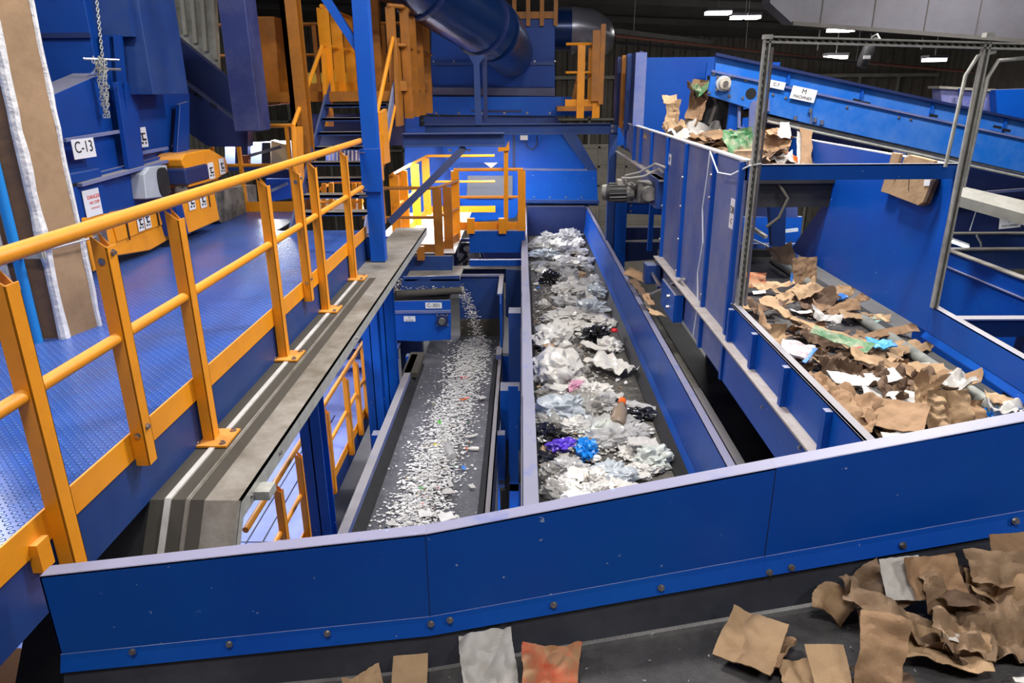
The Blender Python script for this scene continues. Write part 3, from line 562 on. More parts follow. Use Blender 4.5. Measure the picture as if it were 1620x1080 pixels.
for y, z in ((3.9,-.45),(4.6,-.5),(5.3,-.4)):
    MB().hexbolt((1.70,y,z),(-1,0,0),.011,.012).build('bolt', 'steel', ct)
# right wall
side([(5.6,-.28),(8.75,-.28),(7.95,.42),(12,.42),(12,1.045),(5.6,1.045)], XRt, .02, 'right_side', 'wallblue')
side([(2.9,-.33),(5.598,-.28),(5.598,-.06),(2.9,-.12)], XRt, .02, 'lower_right_side', 'wallblue')
MB().prism([(XRt,2.9,-.12),(XRt+.06,2.9,-.12),(XRt+.06,5.6,-.06),(XRt,5.6,-.06)],(0,0,-.012)).build('lower_lip', 'dustblue', ct)
MB().box(XRt,XRt+.05,5.6,12,1.045,1.055).build('top_lip', bpy.data.materials['bare_edge'], ct)
MB().prism([(XRt-.005,2.9,-.33),(XRt-.035,2.9,-.37),(XRt-.035,5.6,-.32),(XRt-.005,5.6,-.28)],(0,0,-.01)).build('bottom_flange', 'wallblue', ct)
# upper trough
MB().box(XL+.02,XRt,7.74,12.9,.66,.70).build('upper_belt', 'black', ct); MB().box(XL+.02,XRt,7.8,8.4,.40,.66).build('tail_pulley_cover', 'black', ct)
MB().tube([(2.75,7.78,.66),(2.86,7.74,.5),(2.78,7.72,.3),(2.66,7.72,.2)],.018,8).build('hanging_rubber', 'darkdust', ct)
# tall hopper surround at the back of the trough
MB().box(XL,XL+.05,11.15,14.0,1.1,2.14).build('hopper_side', 'navy', ct); MB().box(XL-.06,XL+.10,11.1,11.16,1.1,2.12).build('hopper_side_flange', 'dustblue', ct)
for y, m_ in ((11.9,'dkblue'),(12.5,'yel_shaded'),(13.1,'navy')): MB().box(XL-.07,XL,y,y+.12,1.0,2.14).build('hopper_rib', m_, ct)
MB().box(XL+.05,3.6,14,14.04,.6,2.16).build('hopper_back', 'wallblue', ct); MB().box(3.3,4.6,13.6,13.64,.6,2.05).build('hopper_back_panel', 'wallblue', ct)
MB().box(XRt,XRt+.02,12.0,13.6,.42,1.15).build('hopper_right', 'wallblue', ct)
picto((XL-.003,5.86,.55),'x-',ct) if False else None
c = Vector((XL-.004,5.82,.66)); sg = sign(c,.13,.24,ct,[('D8',.085,0,.03),('C',.06,0,-.06)],'x-',lbl='white plate reading C D8'); 
c = at(1060,252,x=XL-.005); sign(c,.14,.12,ct,[('01',.07,0,0)],'x-')
def slot_mat():
    m = mat('strut_slots', (.30,.31,.28), .5, .1); N = m.node_tree.nodes; L = m.node_tree.links; b = N['Principled BSDF']; tc = N.new('ShaderNodeTexCoord'); sp_ = N.new('ShaderNodeSeparateXYZ'); L.new(tc.outputs['Object'], sp_.inputs[0])
    a_ = N.new('ShaderNodeMath'); L.new(sp_.outputs[0], a_.inputs[0]); L.new(sp_.outputs[2], a_.inputs[1]); k = N.new('ShaderNodeMath'); k.operation = 'MULTIPLY'; k.inputs[1].default_value = 20; L.new(a_.outputs[0], k.inputs[0])
    f_ = N.new('ShaderNodeMath'); f_.operation = 'FRACT'; L.new(k.outputs[0], f_.inputs[0]); g_ = N.new('ShaderNodeMath'); g_.operation = 'GREATER_THAN'; g_.inputs[1].default_value = .42; L.new(f_.outputs[0], g_.inputs[0])
    x = N.new('ShaderNodeMix'); x.data_type = 'RGBA'; x.inputs[6].default_value = (.40,.40,.36,1); x.inputs[7].default_value = (.008,.008,.008,1); L.new(g_.outputs[0], x.inputs[0]); L.new(x.outputs[2], b.inputs['Base Color']); return m
M['slots'] = slot_mat()
# chute frame: struts and beam
sf = thing('galvanised_portal', 'galvanised slotted strut posts framing the mouth of the cardboard chute', 'frame', (2.5,5.55,0))
def strut(a, b, name='strut_post', w=.042, root=sf, slotdir=(0,-1,0)):
    a = Vector(a); b = Vector(b); d = (b-a).normalized(); mb = MB(); s = d.cross(Vector(slotdir)).normalized()
    mb.bar(a+s*w*.42, b+s*w*.42, .012 if True else w, w, slotdir); mb.bar(a-s*w*.42, b-s*w*.42, .012, w, slotdir)
    back = Vector(slotdir)*-w*.45; mb.bar(a+back, b+back, w, .008, slotdir); o = mb.build(name, 'strut', root)
    c0, c1 = a+back*.85, b+back*.85; MB().bar(c0, c1, w*.34, .006, slotdir).build('slotted_face', M['slots'], o); return o
strut((1.765,5.55,-.04),(1.765,5.55,1.975)); strut((3.335,5.55,-.06),(3.335,5.55,1.92))
strut((1.75,5.55,1.955),(3.36,5.55,1.90),'top_strut'); strut((3.33,5.56,1.90),(5.2,5.7,1.86),'top_strut')
MB().tube([(3.22,5.57,1.05),(3.24,5.57,1.70),(3.30,5.57,1.83),(3.42,5.57,1.86)],.014,8).build('conduit', 'strut', sf, smooth=True)
MB().tube([(3.37,5.54,.9),(3.385,5.54,1.68),(3.45,5.56,1.80),(3.7,5.6,1.82),(5.0,5.7,1.80)],.014,8).build('conduit', 'strut', sf, smooth=True)
MB().tube([(1.80,5.52,-.03),(1.80,5.52,1.9)],.011,8).build('conduit', 'steel', sf)
for x in (1.765,3.335): MB().box(x-.03,x+.03,5.52,5.58,1.955,1.985).build('corner_clip', 'strut', sf)
bm = thing('chute_beam', 'blue angle beam bolted across the mouth of the cardboard chute', 'beam', (2.5,5.6,1))
mb = MB(); mb.box(1.72,3.42,5.60,5.612,.955,1.07); mb.box(1.72,3.42,5.60,5.66,1.06,1.07); mb.build('angle', 'blue', bm)
for x in (1.80,3.36):
    for z in (.99,1.035): MB().hexbolt((x,5.598,z),(0,-1,0),.012,.012).build('bolt', 'steel', bm)
tag(MB().tube([(1.80,5.5,1.09),(1.73,5.55,1.07),(1.655,5.75,.98),(1.645,6.1,.96),(1.64,6.38,1.10)],.006,6).build('white_wire', 'wirew'), 'thin white wire sagging along the top of the chute side', 'wire')
tag(MB().tube([(1.64,6.40,1.11),(1.645,6.44,.9),(1.64,6.50,.6),(1.65,6.42,.3),(1.645,6.5,0),(1.65,6.42,-.3),(1.64,6.46,-.62)],.006,6).build('white_wire', 'wirew'), 'thin white wire hanging down a rib of the chute side', 'wire')
# cardboard belt
c3 = thing('cardboard_conveyor', 'black belt under the chute carrying the heap of cardboard', 'conveyor', (2.5,5.5,-.7))
ZB3 = -.47
MB().box(1.78,3.32,2.9,9.2,ZB3-.03,ZB3).build('belt', 'belt', c3)
MB().tube([(3.20,2.9,-.43),(3.20,8.9,-.43)],.05,14).build('rubber_seal_tube', 'roll', c3, smooth=True)
MB().box(3.24,3.33,2.9,9.0,-.47,-.40).build('seal_bed', 'ink', c3)
MB().prism([(1.745,2.9,-.35),(1.84,2.9,-.45),(1.84,2.9,-.465),(1.745,2.9,-.42)],(0,6.0,0)).build('rubber_seal', 'black', c3)
MB().box(1.80,3.30,9.2,9.3,-.62,-.38).build('tail_end', 'black', c3)
# gearmotor, conduit and cable
gm = thing('gearmotor', 'dusty grey gearmotor sticking out of the chute side', 'motor', (1.5,9.1,.3))
a = Vector((1.10,9.2,.38)); b = Vector((1.66,9.0,.42)); d = b-a
MB().tube([a, a+d*.45],.105,18).build('motor_body', 'black', gm, smooth=True); MB().tube([a+d*.0, a+d*-.1],.10,18).build('fan_cover', 'motor', gm, smooth=True)
mb = MB()
for k in range(14): an = k*2*math.pi/14; p = Vector((0,math.cos(an)*.11,math.sin(an)*.11)); mb.bar(a+d*.02+p, a+d*.43+p, .008,.02,(0,math.cos(an),math.sin(an)))
mb.build('cooling_fins', 'motor', gm)
MB().tube([a+d*.45, a+d*.52, a+d*.6],[.12,.12,.085],16).build('end_bell', 'motor', gm); mb = MB(); mb.box(1.44,1.62,8.9,9.14,.28,.54); mb.build('gearbox', 'motor', gm, bevel=.02); MB().tube([(1.56,8.9,.41),(1.56,8.8,.41)],.09,16).build('shaft_cover', 'motor', gm)
MB().box(1.20,1.32,9.08,9.22,.48,.55).build('terminal_box', 'grey', gm, bevel=.008); MB().box(1.62,1.72,8.66,9.3,.25,.60).build('mount_plate', 'dkblue', gm, bevel=.005)
tag(MB().tube([(1.26,9.1,.57),(1.34,8.98,.58),(1.5,8.85,.62),(1.64,8.7,.72),(1.66,8.55,.70)],.016,8).build('flexible_conduit', 'cable', smooth=True), 'pair of grey flexible conduits arching over the gearmotor', 'cable')
tag(MB().tube([(1.30,9.1,.60),(1.44,8.9,.66),(1.6,8.72,.78),(1.67,8.5,.76)],.014,8).build('flexible_conduit', 'cable', smooth=True), 'upper grey flexible conduit running from the gearmotor to the chute', 'cable')
tag(MB().tube([at(1005,462,x=1.60), at(1015,466,x=1.60), at(1032,464,x=1.62), at(1050,456,x=1.64), at(1068,446,x=1.66), at(1082,441,x=1.68)],.016,8).build('sagging_conduit', 'cable', smooth=True), 'grey conduit sagging across the gap beside the film conveyor', 'cable')
tk2 = thing('take_up_bracket', 'blue take-up bracket and bolts low on the chute side', 'bracket', at(1060,430,x=1.66))
MB().box(1.60,1.70,7.2,7.9,-.72,-.42).build('plate', 'blue', tk2); MB().tube([(1.58,7.9,-.5),(1.58,8.6,-.48)],.02,8).build('rod', 'steel', tk2); MB().box(1.50,1.68,8.4,8.6,-.62,-.38).build('bearing_block', 'dkblue', tk2, bevel=.01)
for z in (-.5,-.62): MB().hexbolt((1.6,7.45,z),(-1,0,0),.02,.03).build('bolt', 'steel', tk2)
# frame of blue members behind, left of the chute
fr = thing('blue_portal_frame', 'stubby blue portal frame standing between the film belt and the chute', 'frame', at(1000,380,y=13.0))
MB().box(at(973,330,y=13.0).x, at(991,330,y=13.0).x,12.9,13.1,-3.0,at(980,319,y=13.0).z).build('upright', 'blue', fr, bevel=.004)
pl([(992,321),(1050,320),(1050,340),(992,338)],'y',13.0,.12).build('cross_beam', 'blue', fr); MB().prism([at(974,319,y=12.9), at(1050,319,y=12.9), at(1050,319,y=12.9)+Vector((0,.18,0)), at(974,319,y=12.9)+Vector((0,.18,0))],(0,0,.015)).build('top_flange', 'dustblue', fr)
pl([(990,360),(1052,360),(1048,378),(990,380)],'y',13.4,.1).build('lower_beam', 'navy', fr); pl([(985,383),(1046,383),(1040,410),(985,414)],'y',13.1,.1).build('lower_panel', 'navy', fr)
for z_ in (325,334): MB().hexbolt(at(998,z_,y=12.99),(0,-1,0),.015,.02).build('bolt', 'steel', fr)
tag(box(at(1029,320,y=12).x,at(1036,320,y=12).x,12,12.1,-1,at(1030,240,y=12).z).build('thin_blue_upright', 'blue'), 'thin blue upright behind the gearmotor', 'post')
# ================================================================== INCLINED FEED CONVEYOR (upper right)
YI = 9.0
fd = thing('inclined_feed_conveyor', 'long bright blue inclined conveyor at upper right dropping cardboard into the chute', 'conveyor', at(1300,180,y=YI))
pl([(1130,131),(1133,85),(1700,207),(1700,252)],'y',YI+.05,.03).build('upper_panel', 'feed', fd, bevel=.003)
pl([(1120,151),(1126,112),(1700,237),(1700,291),(1280,196),(1200,176)],'y',YI,.05).build('side_frame', 'feed', fd, bevel=.003)
pl([(1126,110),(1700,235),(1700,238),(1126,114)],'y',YI-.03,.03).build('ledge', 'dustblue', fd)
pl([(1133,83),(1700,205),(1700,209),(1133,88)],'y',YI-.01,.07).build('top_edge', 'navy', fd)
MB().prism([at(1150,156,y=YI+.1), at(1155,117,y=YI+.1), at(1700,237,y=YI+.1), at(1700,270,y=YI+.1)],(0,1.1,0)).build('belt', 'black', fd)
pl([(1127,152),(1133,85),(1700,207),(1700,290)],'y',YI+1.25,.05).build('far_side', 'blue', fd)
for px, py in ((1250,111),(1366,137),(1477,160),(1592,186)): a = at(px,py,y=YI+.04); b = at(px-5,py+22,y=YI+.04); MB().bar(a,b,.03,.03,(0,1,0)).build('panel_stiffener', 'blue', fd)
for px, py in ((1189,126),(1247,138),(1356,159),(1370,163),(1477,183),(1578,201),(1592,206)): a = at(px,py,y=YI-.005); MB().bar(a-Vector((.05,0,-.01)), a+Vector((.05,0,-.01)), .012,.03,(0,0,1)).build('slot', 'ink', fd)
c = at(1144,132,y=YI-.02); mb = MB(); mb.tube([c+Vector((0,.02,0)), c+Vector((0,-.03,0))],.088,20); mb.build('bearing_flange', 'greymach', fd)
MB().tube([c+Vector((0,-.03,0)), c+Vector((0,-.10,0))],.065,18).build('bearing_housing', mat('cream_bearing', (.5,.47,.40), .5, dust=(.25,.23,.2), dustamt=.5, dscale=20), fd); MB().tube([c+Vector((0,-.1,0)), c+Vector((0,-.13,0))],.03,14).build('shaft_end', 'steel', fd)
for k in range(4): a = math.pi/4+k*math.pi/2; MB().hexbolt(c+Vector((math.cos(a)*.10,-.0,math.sin(a)*.10)),(0,-1,0),.012,.02).build('bolt', 'steel', fd)
for px, py in ((1122,147),(1154,152),(1175,155),(1129,117),(1160,122),(1180,127),(1216,140),(1223,150),(1243,155),(1203,120),(1340,170),(1422,186),(1441,189),(1540,214)): MB().hexbolt(at(px,py,y=YI-.002),(0,-1,0),.012,.014).build('bolt', 'steel', fd)
c = at(1188,148,y=YI-.004); MB().tube([c+Vector((0,.003,0)), c+Vector((0,-.002,0))],.063,20).build('round_opening', 'ink', fd)
# wiring sign plates
sign(at(1228,134,y=YI-.036),.21,.085,fd,[('C-7',.05,0,0)],'y',tilt=-.2); sign(at(1271,149,y=YI-.036),.30,.145,fd,[('M',.075,0,.028),('MACHINEX',.045,0,-.038)],'y',tilt=-.2,lbl='white maker plate')
pl([(1156,156),(1168,157),(1168,212),(1150,206)],'y',YI+.1,.05).build('support_leg', 'blue', fd); pl([(1168,157),(1176,158),(1176,165),(1172,170),(1172,200),(1190,204),(1190,208),(1167,202)],'y',YI+.05,.03).build('support_bracket', 'dustblue', fd)
pl([(1190,160),(1218,157),(1218,176),(1195,176),(1192,215),(1184,214),(1186,170)],'y',YI-.02,.03).build('support_bracket', 'dustblue', fd)
MB().tube([at(1213,186,y=YI+.1), at(1700,290,y=YI+.1)],.028,10).build('return_rail', 'strut', fd); MB().tube([at(1214,192,y=YI), at(1700,298,y=YI)],.016,10).build('air_line', 'strut', fd)
MB().bar(at(1210,180,y=YI+.3), at(1700,284,y=YI+.3), .3,.05).build('return_belt', 'black', fd)
MB().tube([at(1175,180,y=YI+.2), at(1195,177,y=YI+.2)],.05,10).build('scraper_mount', 'darkdust', fd)
for px, py in ((1282,178),(1258,190),(1289,193),(1300,197)): MB().hexbolt(at(px,py,y=YI-.02),(0,0,1),.02,.05).build('bolt', 'steel', fd)
MB().tube([at(1283,176,y=YI-.03), at(1283,196,y=YI-.03)],.008,6).build('tie_rod', 'steel', fd)
l2 = thing('lower_side_tray', 'dusty lavender-blue tray hanging below the inclined feed conveyor', 'tray', at(1300,215,y=9.5))
pl([(1192,183),(1400,222),(1396,244),(1200,207)],'y',9.6,.05).build('tray_side', mat('lavender_dusty_blue', (.10,.12,.36), .6, dust=(.24,.24,.4), dustamt=.9, dscale=3), l2); pl([(1205,200),(1222,204),(1222,210),(1205,206)],'y',9.5,.05).build('orange_bracket', 'yel', l2)
MB().box(at(1395,230,y=9.6).x, at(1412,230,y=9.6).x,9.6,9.7,at(1400,242,y=9.6).z,at(1400,216,y=9.6).z).build('end_mesh', 'motor', l2)
# dangling black device
dv = thing('black_camera_housing', 'black cylindrical housing hanging beside the top strut over the feed conveyor', 'camera', at(1371,88,y=5.9))
MB().tube([at(1363,106,y=5.9), at(1366,98,y=5.9), at(1375,76,y=5.9), at(1377,71,y=5.9)],[.035,.045,.045,.03],14).build('body', 'black', dv, smooth=True); c = at(1372,91,y=5.85); MB().box(c.x-.03,c.x+.02,5.84,5.85,c.z-.01,c.z+.015).build('label', 'white', dv)
MB().tube([at(1376,73,y=5.9), at(1380,58,y=5.9), at(1388,54,y=5.7), at(1392,62,y=5.57)],.006,6).build('cable', 'strut', dv); MB().tube([at(1376,72,y=5.9), at(1384,60,y=5.8), at(1400,64,y=5.57)],.006,6).build('cable', 'strut', dv)
# ================================================================== BACKGROUND RIGHT
rb = thing('right_side_trough_conveyor', 'bright blue trough conveyor wall seen right of the chute strut', 'conveyor', (5.3,7,-2))
MB().prism([(5.30,3.0,-.30),(5.30,9.2,-.30),(5.30,9.2,-2.2),(5.30,3.0,-2.2)],(.03,0,0)).build('side_wall', 'wallblue', rb)
MB().box(5.27,5.36,3.0,9.2,-.30,-.285).build('lip', 'grey', rb); MB().box(5.28,5.30,3.0,9.2,-.50,-.485).build('fold_line', 'dustblue', rb)
for y in (5.9,7.1): MB().box(5.275,5.30,y,y+.02,-2.2,-.5).build('seam', 'dkblue', rb)
b1 = thing('dark_blue_cross_beam', 'dark blue cross beam and post in front of the bright trough wall at right', 'beam', (5,6.9,-.7))
x0 = at(1484,435,y=6.9).x; MB().box(x0,5.24,6.88,6.9,-.78,-.58).build('beam_web', 'dkblue', b1); MB().box(x0,5.25,6.82,6.94,-.585,-.57).build('top_flange', 'dustblue', b1); MB().box(5.10,5.24,6.86,6.99,-2.2,-.59).build('post', 'navy', b1)
M['greyd'] = mat('dull_grey_rail', (.22,.215,.19), .7, dust=(.10,.10,.08), dustamt=.6, dscale=5)
bg = thing('grey_service_gantry', 'dusty grey gantry rail crossing the right edge above the bright trough', 'rail', (5.2,8,.4))
MB().prism([at(1512,292,y=8.0), at(1500,305,y=7.8), at(1720,366,y=7.0), at(1720,340,y=7.2)],(0,0,-.11)).build('rail', 'greyd', bg)
b2 = thing('far_blue_conveyor', 'shadowed blue conveyor with white maker plate beyond the right gantry', 'conveyor', (8,11,0))
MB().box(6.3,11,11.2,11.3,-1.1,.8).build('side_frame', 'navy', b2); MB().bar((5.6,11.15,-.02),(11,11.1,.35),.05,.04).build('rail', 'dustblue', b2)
sign(at(1598,352,y=11.1),.33,.17,b2,[('M',.08,0,.03),('MACHINEX',.05,0,-.045)],'y',tilt=.1)
b3 = thing('far_lower_beam', 'two pale edged blue beams stacked beyond the right trough with a lit tube behind', 'beam', (7,9.8,-.6))
for py, y in ((369,10.4),(394,9.9)): z = at(1560,py,y=y).z; MB().box(5.6,10,y,y+.12,z-.02,z).build('top_flange', 'grey', b3); MB().box(5.6,10,y+.05,y+.07,z-.3,z).build('web', 'dkblue', b3)
t = thing('tube_lamp', 'glaring white tube lamp between the beams at right', 'lamp', at(1520,385,y=10.1)); MB().tube([at(1502,380,y=10.2), at(1532,391,y=10.1)],.022,8).build('lit_tube', 'lamp2', t); MB().tube([at(1502,378,y=10.22), at(1532,389,y=10.12)],.03,8).build('fixture', 'white', t)
tag(MB().tube([at(1545,372,y=10), at(1552,385,y=10), at(1553,396,y=10)],.012,6).build('looped_cable', 'cable'), 'thin grey cable looping down beside the glaring tube lamp', 'cable')
tag(MB().tube([at(1549,318,y=9.5), at(1534,365,y=9.5)],.005,6).build('hanging_wire', 'wirew'), 'thin wire hanging from the grey gantry at right', 'wire')
b4 = thing('right_background_machine', 'tall dusty blue machine panels between strut post and right edge under the feed conveyor', 'machine', (8,12,0))
pl([(1530,190),(1570,200),(1560,298),(1518,290)],'y',12.0,.1).build('panel', bpy.data.materials['lavender_dusty_blue'], b4); pl([(1562,215),(1598,222),(1604,300),(1550,296)],'y',12.5,.1).build('panel', 'blue', b4)
pl([(1598,222),(1700,240),(1700,330),(1602,300)],'y',12.2,.1).build('panel', 'navy', b4); pl([(1556,200),(1564,202),(1552,296),(1545,296)],'y',11.9,.05).build('dark_post', 'black', b4); pl([(1552,224),(1588,232),(1588,236),(1552,230)],'y',11.9,.05).build('dark_brace', 'black', b4)
b5 = thing('upper_right_blue_housing', 'flat topped blue housing rising beyond the inclined conveyor at far right', 'housing', (11,16,1))
pl([(1488,140),(1575,145),(1580,185),(1490,165)],'y',14.2,.3).build('front_panel', bpy.data.materials['lavender_dusty_blue'], b5); pl([(1486,136),(1576,141),(1576,145),(1486,140)],'y',14.15,.4).build('top_edge', 'grey', b5); pl([(1575,142),(1700,138),(1700,200),(1578,186)],'y',14.0,.3).build('side_panel', 'wallblue', b5)
pl([(1517,140),(1521,140),(1522,175),(1518,172)],'y',14.1,.03).build('rib', 'dkblue', b5)
vt = thing('curtain_louvres', 'pale upright louvre panels behind the brown box under the feed conveyor', 'panel', at(1450,250,y=12.5))
for px, wd, m_ in ((1417,20,'dustblue'),(1440,22,'wallp'),(1463,20,'grey'),(1485,14,'greymach'),(1500,8,'navy'),(1508,8,'greymach')): pl([(px,215+.2*(px-1417)),(px+wd,218+.2*(px-1417)),(px+wd-8,275),(px-8,275)],'y',12.5,.03).build('louvre', m_, vt)
bk = thing('blue_structure_behind_chute', 'blue beams with bright light gaps seen through the chute opening', 'frame', at(1230,360,y=12.5))
pl([(1170,320),(1262,320),(1262,344),(1170,342)],'y',11.6,.1).build('beam', 'navy', bk); pl([(1217,318),(1244,318),(1242,390),(1222,390)],'y',11.0,.15).build('bracket', 'dkblue', bk)
pl([(1175,343),(1270,343),(1262,405),(1175,405)],'y',13.5,.1).build('back_panel', 'wallblue', bk); pl([(1170,386),(1262,386),(1262,415),(1170,415)],'y',11.8,.1).build('lower_beam', 'dkblue', bk)
MB().bar(at(1182,355,y=12), at(1212,375,y=11.6),.07,.05).build('diagonal', 'grey', bk); MB().bar(at(1182,375,y=12), at(1215,390,y=11.6),.03,.03).build('diagonal', 'greymach', bk); pl([(1175,312),(1240,314),(1240,319),(1175,319)],'y',12.4,.05).build('slatted_edge', 'wallp', bk)
MB().bar(at(1238,366,y=12), at(1262,363,y=12),.05,.05).build('diagonal', 'greymach', bk)
# ================================================================== SEPARATOR (centre back)
sp = thing('air_separator', 'huge blue air separator housing at centre back above the film conveyor', 'machine', (-.6,17.5,-1.2))
YS = 17.0
pl([(682,60),(682,20),(878,26),(878,172),(682,172)],'y',YS,2.5).build('upper_housing', 'blue_shaded', sp, bevel=.01)
pl([(686,98),(876,98),(876,103),(686,103)],'y',YS-.06,.06).build('joint_flange', 'dkblue', sp); pl([(690,104),(872,104),(872,138),(690,138)],'y',YS-.03,.05).build('front_panel', 'blue_shaded', sp); pl([(684,138),(878,139),(878,152),(684,150)],'y',YS-.10,.1).build('joint_flange', mat('dull_grey_blue', (.05,.06,.13), .5), sp)
pl([(672,153),(905,153),(942,176),(945,184),(672,181)],'y',YS-.15,.4).build('skirt_band', 'blue', sp)
for px in range(690,900,36): MB().hexbolt(at(px,179,y=YS-.16),(0,-1,0),.02,.03).build('bolt', 'steel', sp)
for px in range(686,880,32): MB().hexbolt(at(px,97,y=YS-.07),(0,-1,0),.015,.02).build('bolt', 'steel', sp)
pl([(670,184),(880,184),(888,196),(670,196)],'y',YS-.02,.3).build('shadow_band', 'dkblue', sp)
pl([(690,200),(905,200),(945,325),(825,325),(815,345),(740,352),(700,240)],'y',YS,.6).build('lower_housing', 'wallblue', sp, bevel=.01)
pl([(811,200),(815,200),(815,266),(811,266)],'y',YS-.03,.03).build('seam', 'navy', sp); pl([(829,266),(940,268),(940,271),(829,269)],'y',YS-.04,.05).build('ledge', 'dustblue', sp)
pl([(829,270),(944,270),(946,318),(829,317)],'y',YS-.1,.2).build('outlet_panel', 'wallblue', sp); pl([(829,316),(948,317),(948,322),(829,321)],'y',YS-.16,.2).build('outlet_lip', 'dkblue', sp)
pl([(880,200),(905,200),(945,270),(930,270)],'y',YS-.06,.06).build('slope_flange', 'dkblue', sp)
MB().box(.13,1.48,16.6,16.7,-1.62,-.95).build('outlet_back', 'navy', sp)
for px in range(845,945,25): MB().hexbolt(at(px,312,y=YS-.1),(0,-1,0),.015,.02).build('bolt', 'steel', sp)
pl([(740,278),(811,278),(811,314),(738,314)],'y',YS-.05,.05).build('mesh_grille', mat('grey_mesh', (.10,.11,.14), .6, dust=(.25,.26,.3), dustamt=.6, dscale=60), sp)
pl([(765,257),(788,257),(777,266)],'y',YS-.04,.01).build('folded_label', 'white', sp); pl([(745,174),(825,174)]+[(825,178),(745,178)],'y',YS-.16,.02).build('seam', 'navy', sp)
pl([(640,184),(663,184),(663,352),(640,352)],'y',YS+.3,.3).build('left_leg', mat('lit_blue_paint', (.02,.12,.62), .5), sp); pl([(664,235),(700,235),(700,345),(664,345)],'y',YS+.6,.1).build('recess_shade_plate', 'black', sp)  # leg: blue copy with light mixed in; black plate paints the recess shade
pl([(655,200),(690,200),(700,240),(740,352),(700,352),(655,340)],'y',YS+.3,.2).build('left_panel', bpy.data.materials['lit_blue_paint'], sp)
MB().box(at(823,218,y=16.9).x,at(835,218,y=16.9).x,16.8,16.98,at(828,221,y=16.9).z,at(828,214,y=16.9).z).build('junction_box', 'white', sp)
MB().tube([at(831,221,y=16.85), at(833,232,y=16.85), at(842,237,y=16.85), at(850,228,y=16.85), at(849,214,y=16.85)],.02,6).build('cable', 'navy', sp)
# duct down to the separator
du = thing('large_blue_duct', 'large round blue air duct slanting down to the separator housing', 'duct', at(720,40,y=13))
A = at(612,-62,y=11.6); B = at(762,38,y=13.6); D = (B-A).normalized(); MB().tube([A-D*2, A, B],.52,36).build('duct_run', 'duct', du, smooth=True)
for f in (.30,.31): pass
for q in (A+(B-A)*.32, B): MB().tube([q-D*.04, q+D*.04],.56,36).build('flange_ring', 'navy', du)
MB().tube([B, B+D*.28],.54,36).build('sleeve', 'duct', du, smooth=True); MB().tube([B+D*.28, B+D*.6+Vector((0,.5,0)), B+D*.9+Vector((0,1.6,-.1)), Vector(((B+D*.9).x,17.0,(B+D*.9).z-.1))],[.54,.5,.48,.48],30).build('elbow', 'duct', du, smooth=True)
tp = thing('duct_support_post', 'slim blue T-headed post carrying the big duct on the cross beam', 'post', at(757,205,y=12.3))
pl([(749,100),(758,100),(762,200),(752,200)],'y',13.0,.1).build('upright', 'dkblue', tp); pl([(741,88),(768,88),(759,100),(748,100)],'y',13.0,.1).build('saddle', 'dkblue', tp); pl([(763,90),(770,90),(771,190),(765,190)],'y',13.2,.1).build('rear_upright', 'navy', tp)
e2 = thing('grey_duct_elbow', 'shiny round duct elbow leaving the right side of the separator', 'duct', at(920,45,y=17))
P = [at(872,46,y=17.8), at(905,46,y=17.8), at(928,48,y=17.9), at(940,54,y=18.3), at(942,60,y=19)]
MB().tube(P,.47,28).build('elbow', 'ductg', e2, smooth=True); MB().tube([at(872,46,y=17.8), at(903,46,y=17.8)],.475,28).build('collar', 'duct', e2, smooth=True)
MB().tube([at(893,56,y=18.6), at(898,72,y=18.4), at(908,80,y=18.3)],.1,12).build('side_branch', 'greymach', e2)
# generic rail panel
def railing(name, label, pts, m='yel', h=1.05, tube=.03, toe=True, posts=None, pw=.10, group=None, mid=True, postdown=.15):
    t = thing(name, label, 'railing', Vector(pts[0]), group)
    pts = [Vector(p) for p in pts]; u = Vector((0,0,h))
    for a, b in zip(pts, pts[1:]):
        MB().tube([a+u, b+u], tube, 8).build('top_rail', m, t)
        if mid: MB().tube([a+u*.55, b+u*.55], tube*.85, 8).build('mid_rail', m, t)
        if toe: d = (b-a).normalized(); n = Vector((-d.y,d.x,0))*.012; MB().prism([a, b, b+Vector((0,0,.14)), a+Vector((0,0,.14))], n).build('toe_board', m, t)
    for p in (posts if posts is not None else pts):
        p = Vector(p); MB().box(p.x-pw/2,p.x+pw/2,p.y-.03,p.y+.03,p.z-postdown,p.z+h-.02).build('post', m, t)
    return t
# small side gallery right of the separator
zg = at(900,168,y=16.3).z
railing('gallery_railing', 'yellow railing of the small gallery right of the separator', [(.95,17.6,zg),(.95,16.3,zg)][1:]+[(1.62,16.3,zg),(1.62,17.8,zg)], 'yel', 1.25, posts=[(1.28,16.3,zg),(1.62,16.3,zg),(1.62,16.9,zg),(1.62,17.6,zg)], pw=.16, postdown=.25)
tag(box(.78,1.7,16.28,18,zg-.1,zg).build('gallery_platform', 'yel_shaded'), 'small orange gallery platform right of the separator', 'platform')
gd = thing('bent_orange_ladder_frame', 'tall orange ladder frame leaning behind the right gallery railing', 'ladder', at(925,150,y=16.6))
MB().bar(at(908,165,y=16.6), at(922,98,y=16.9),.16,.05,(0,1,0)).build('side_rail', 'yel_shaded', gd); MB().bar(at(941,160,y=16.2), at(944,48,y=16.2),.16,.05,(0,1,0)).build('side_rail', 'yel_shaded', gd); MB().bar(at(950,165,y=16.2), at(955,38,y=16.2),.10,.05,(0,1,0)).build('side_rail', 'yel_shaded', gd)
zt2 = 3.08
railing('roof_railing', 'orange railing on top of the separator housing', [(-.45,16.95,zt2),(.72,16.95,zt2),(.72,18.5,zt2)], 'yel_shaded', 1.1, posts=[(-.45+k*.3,16.95,zt2) for k in range(5)], pw=.09, mid=False)
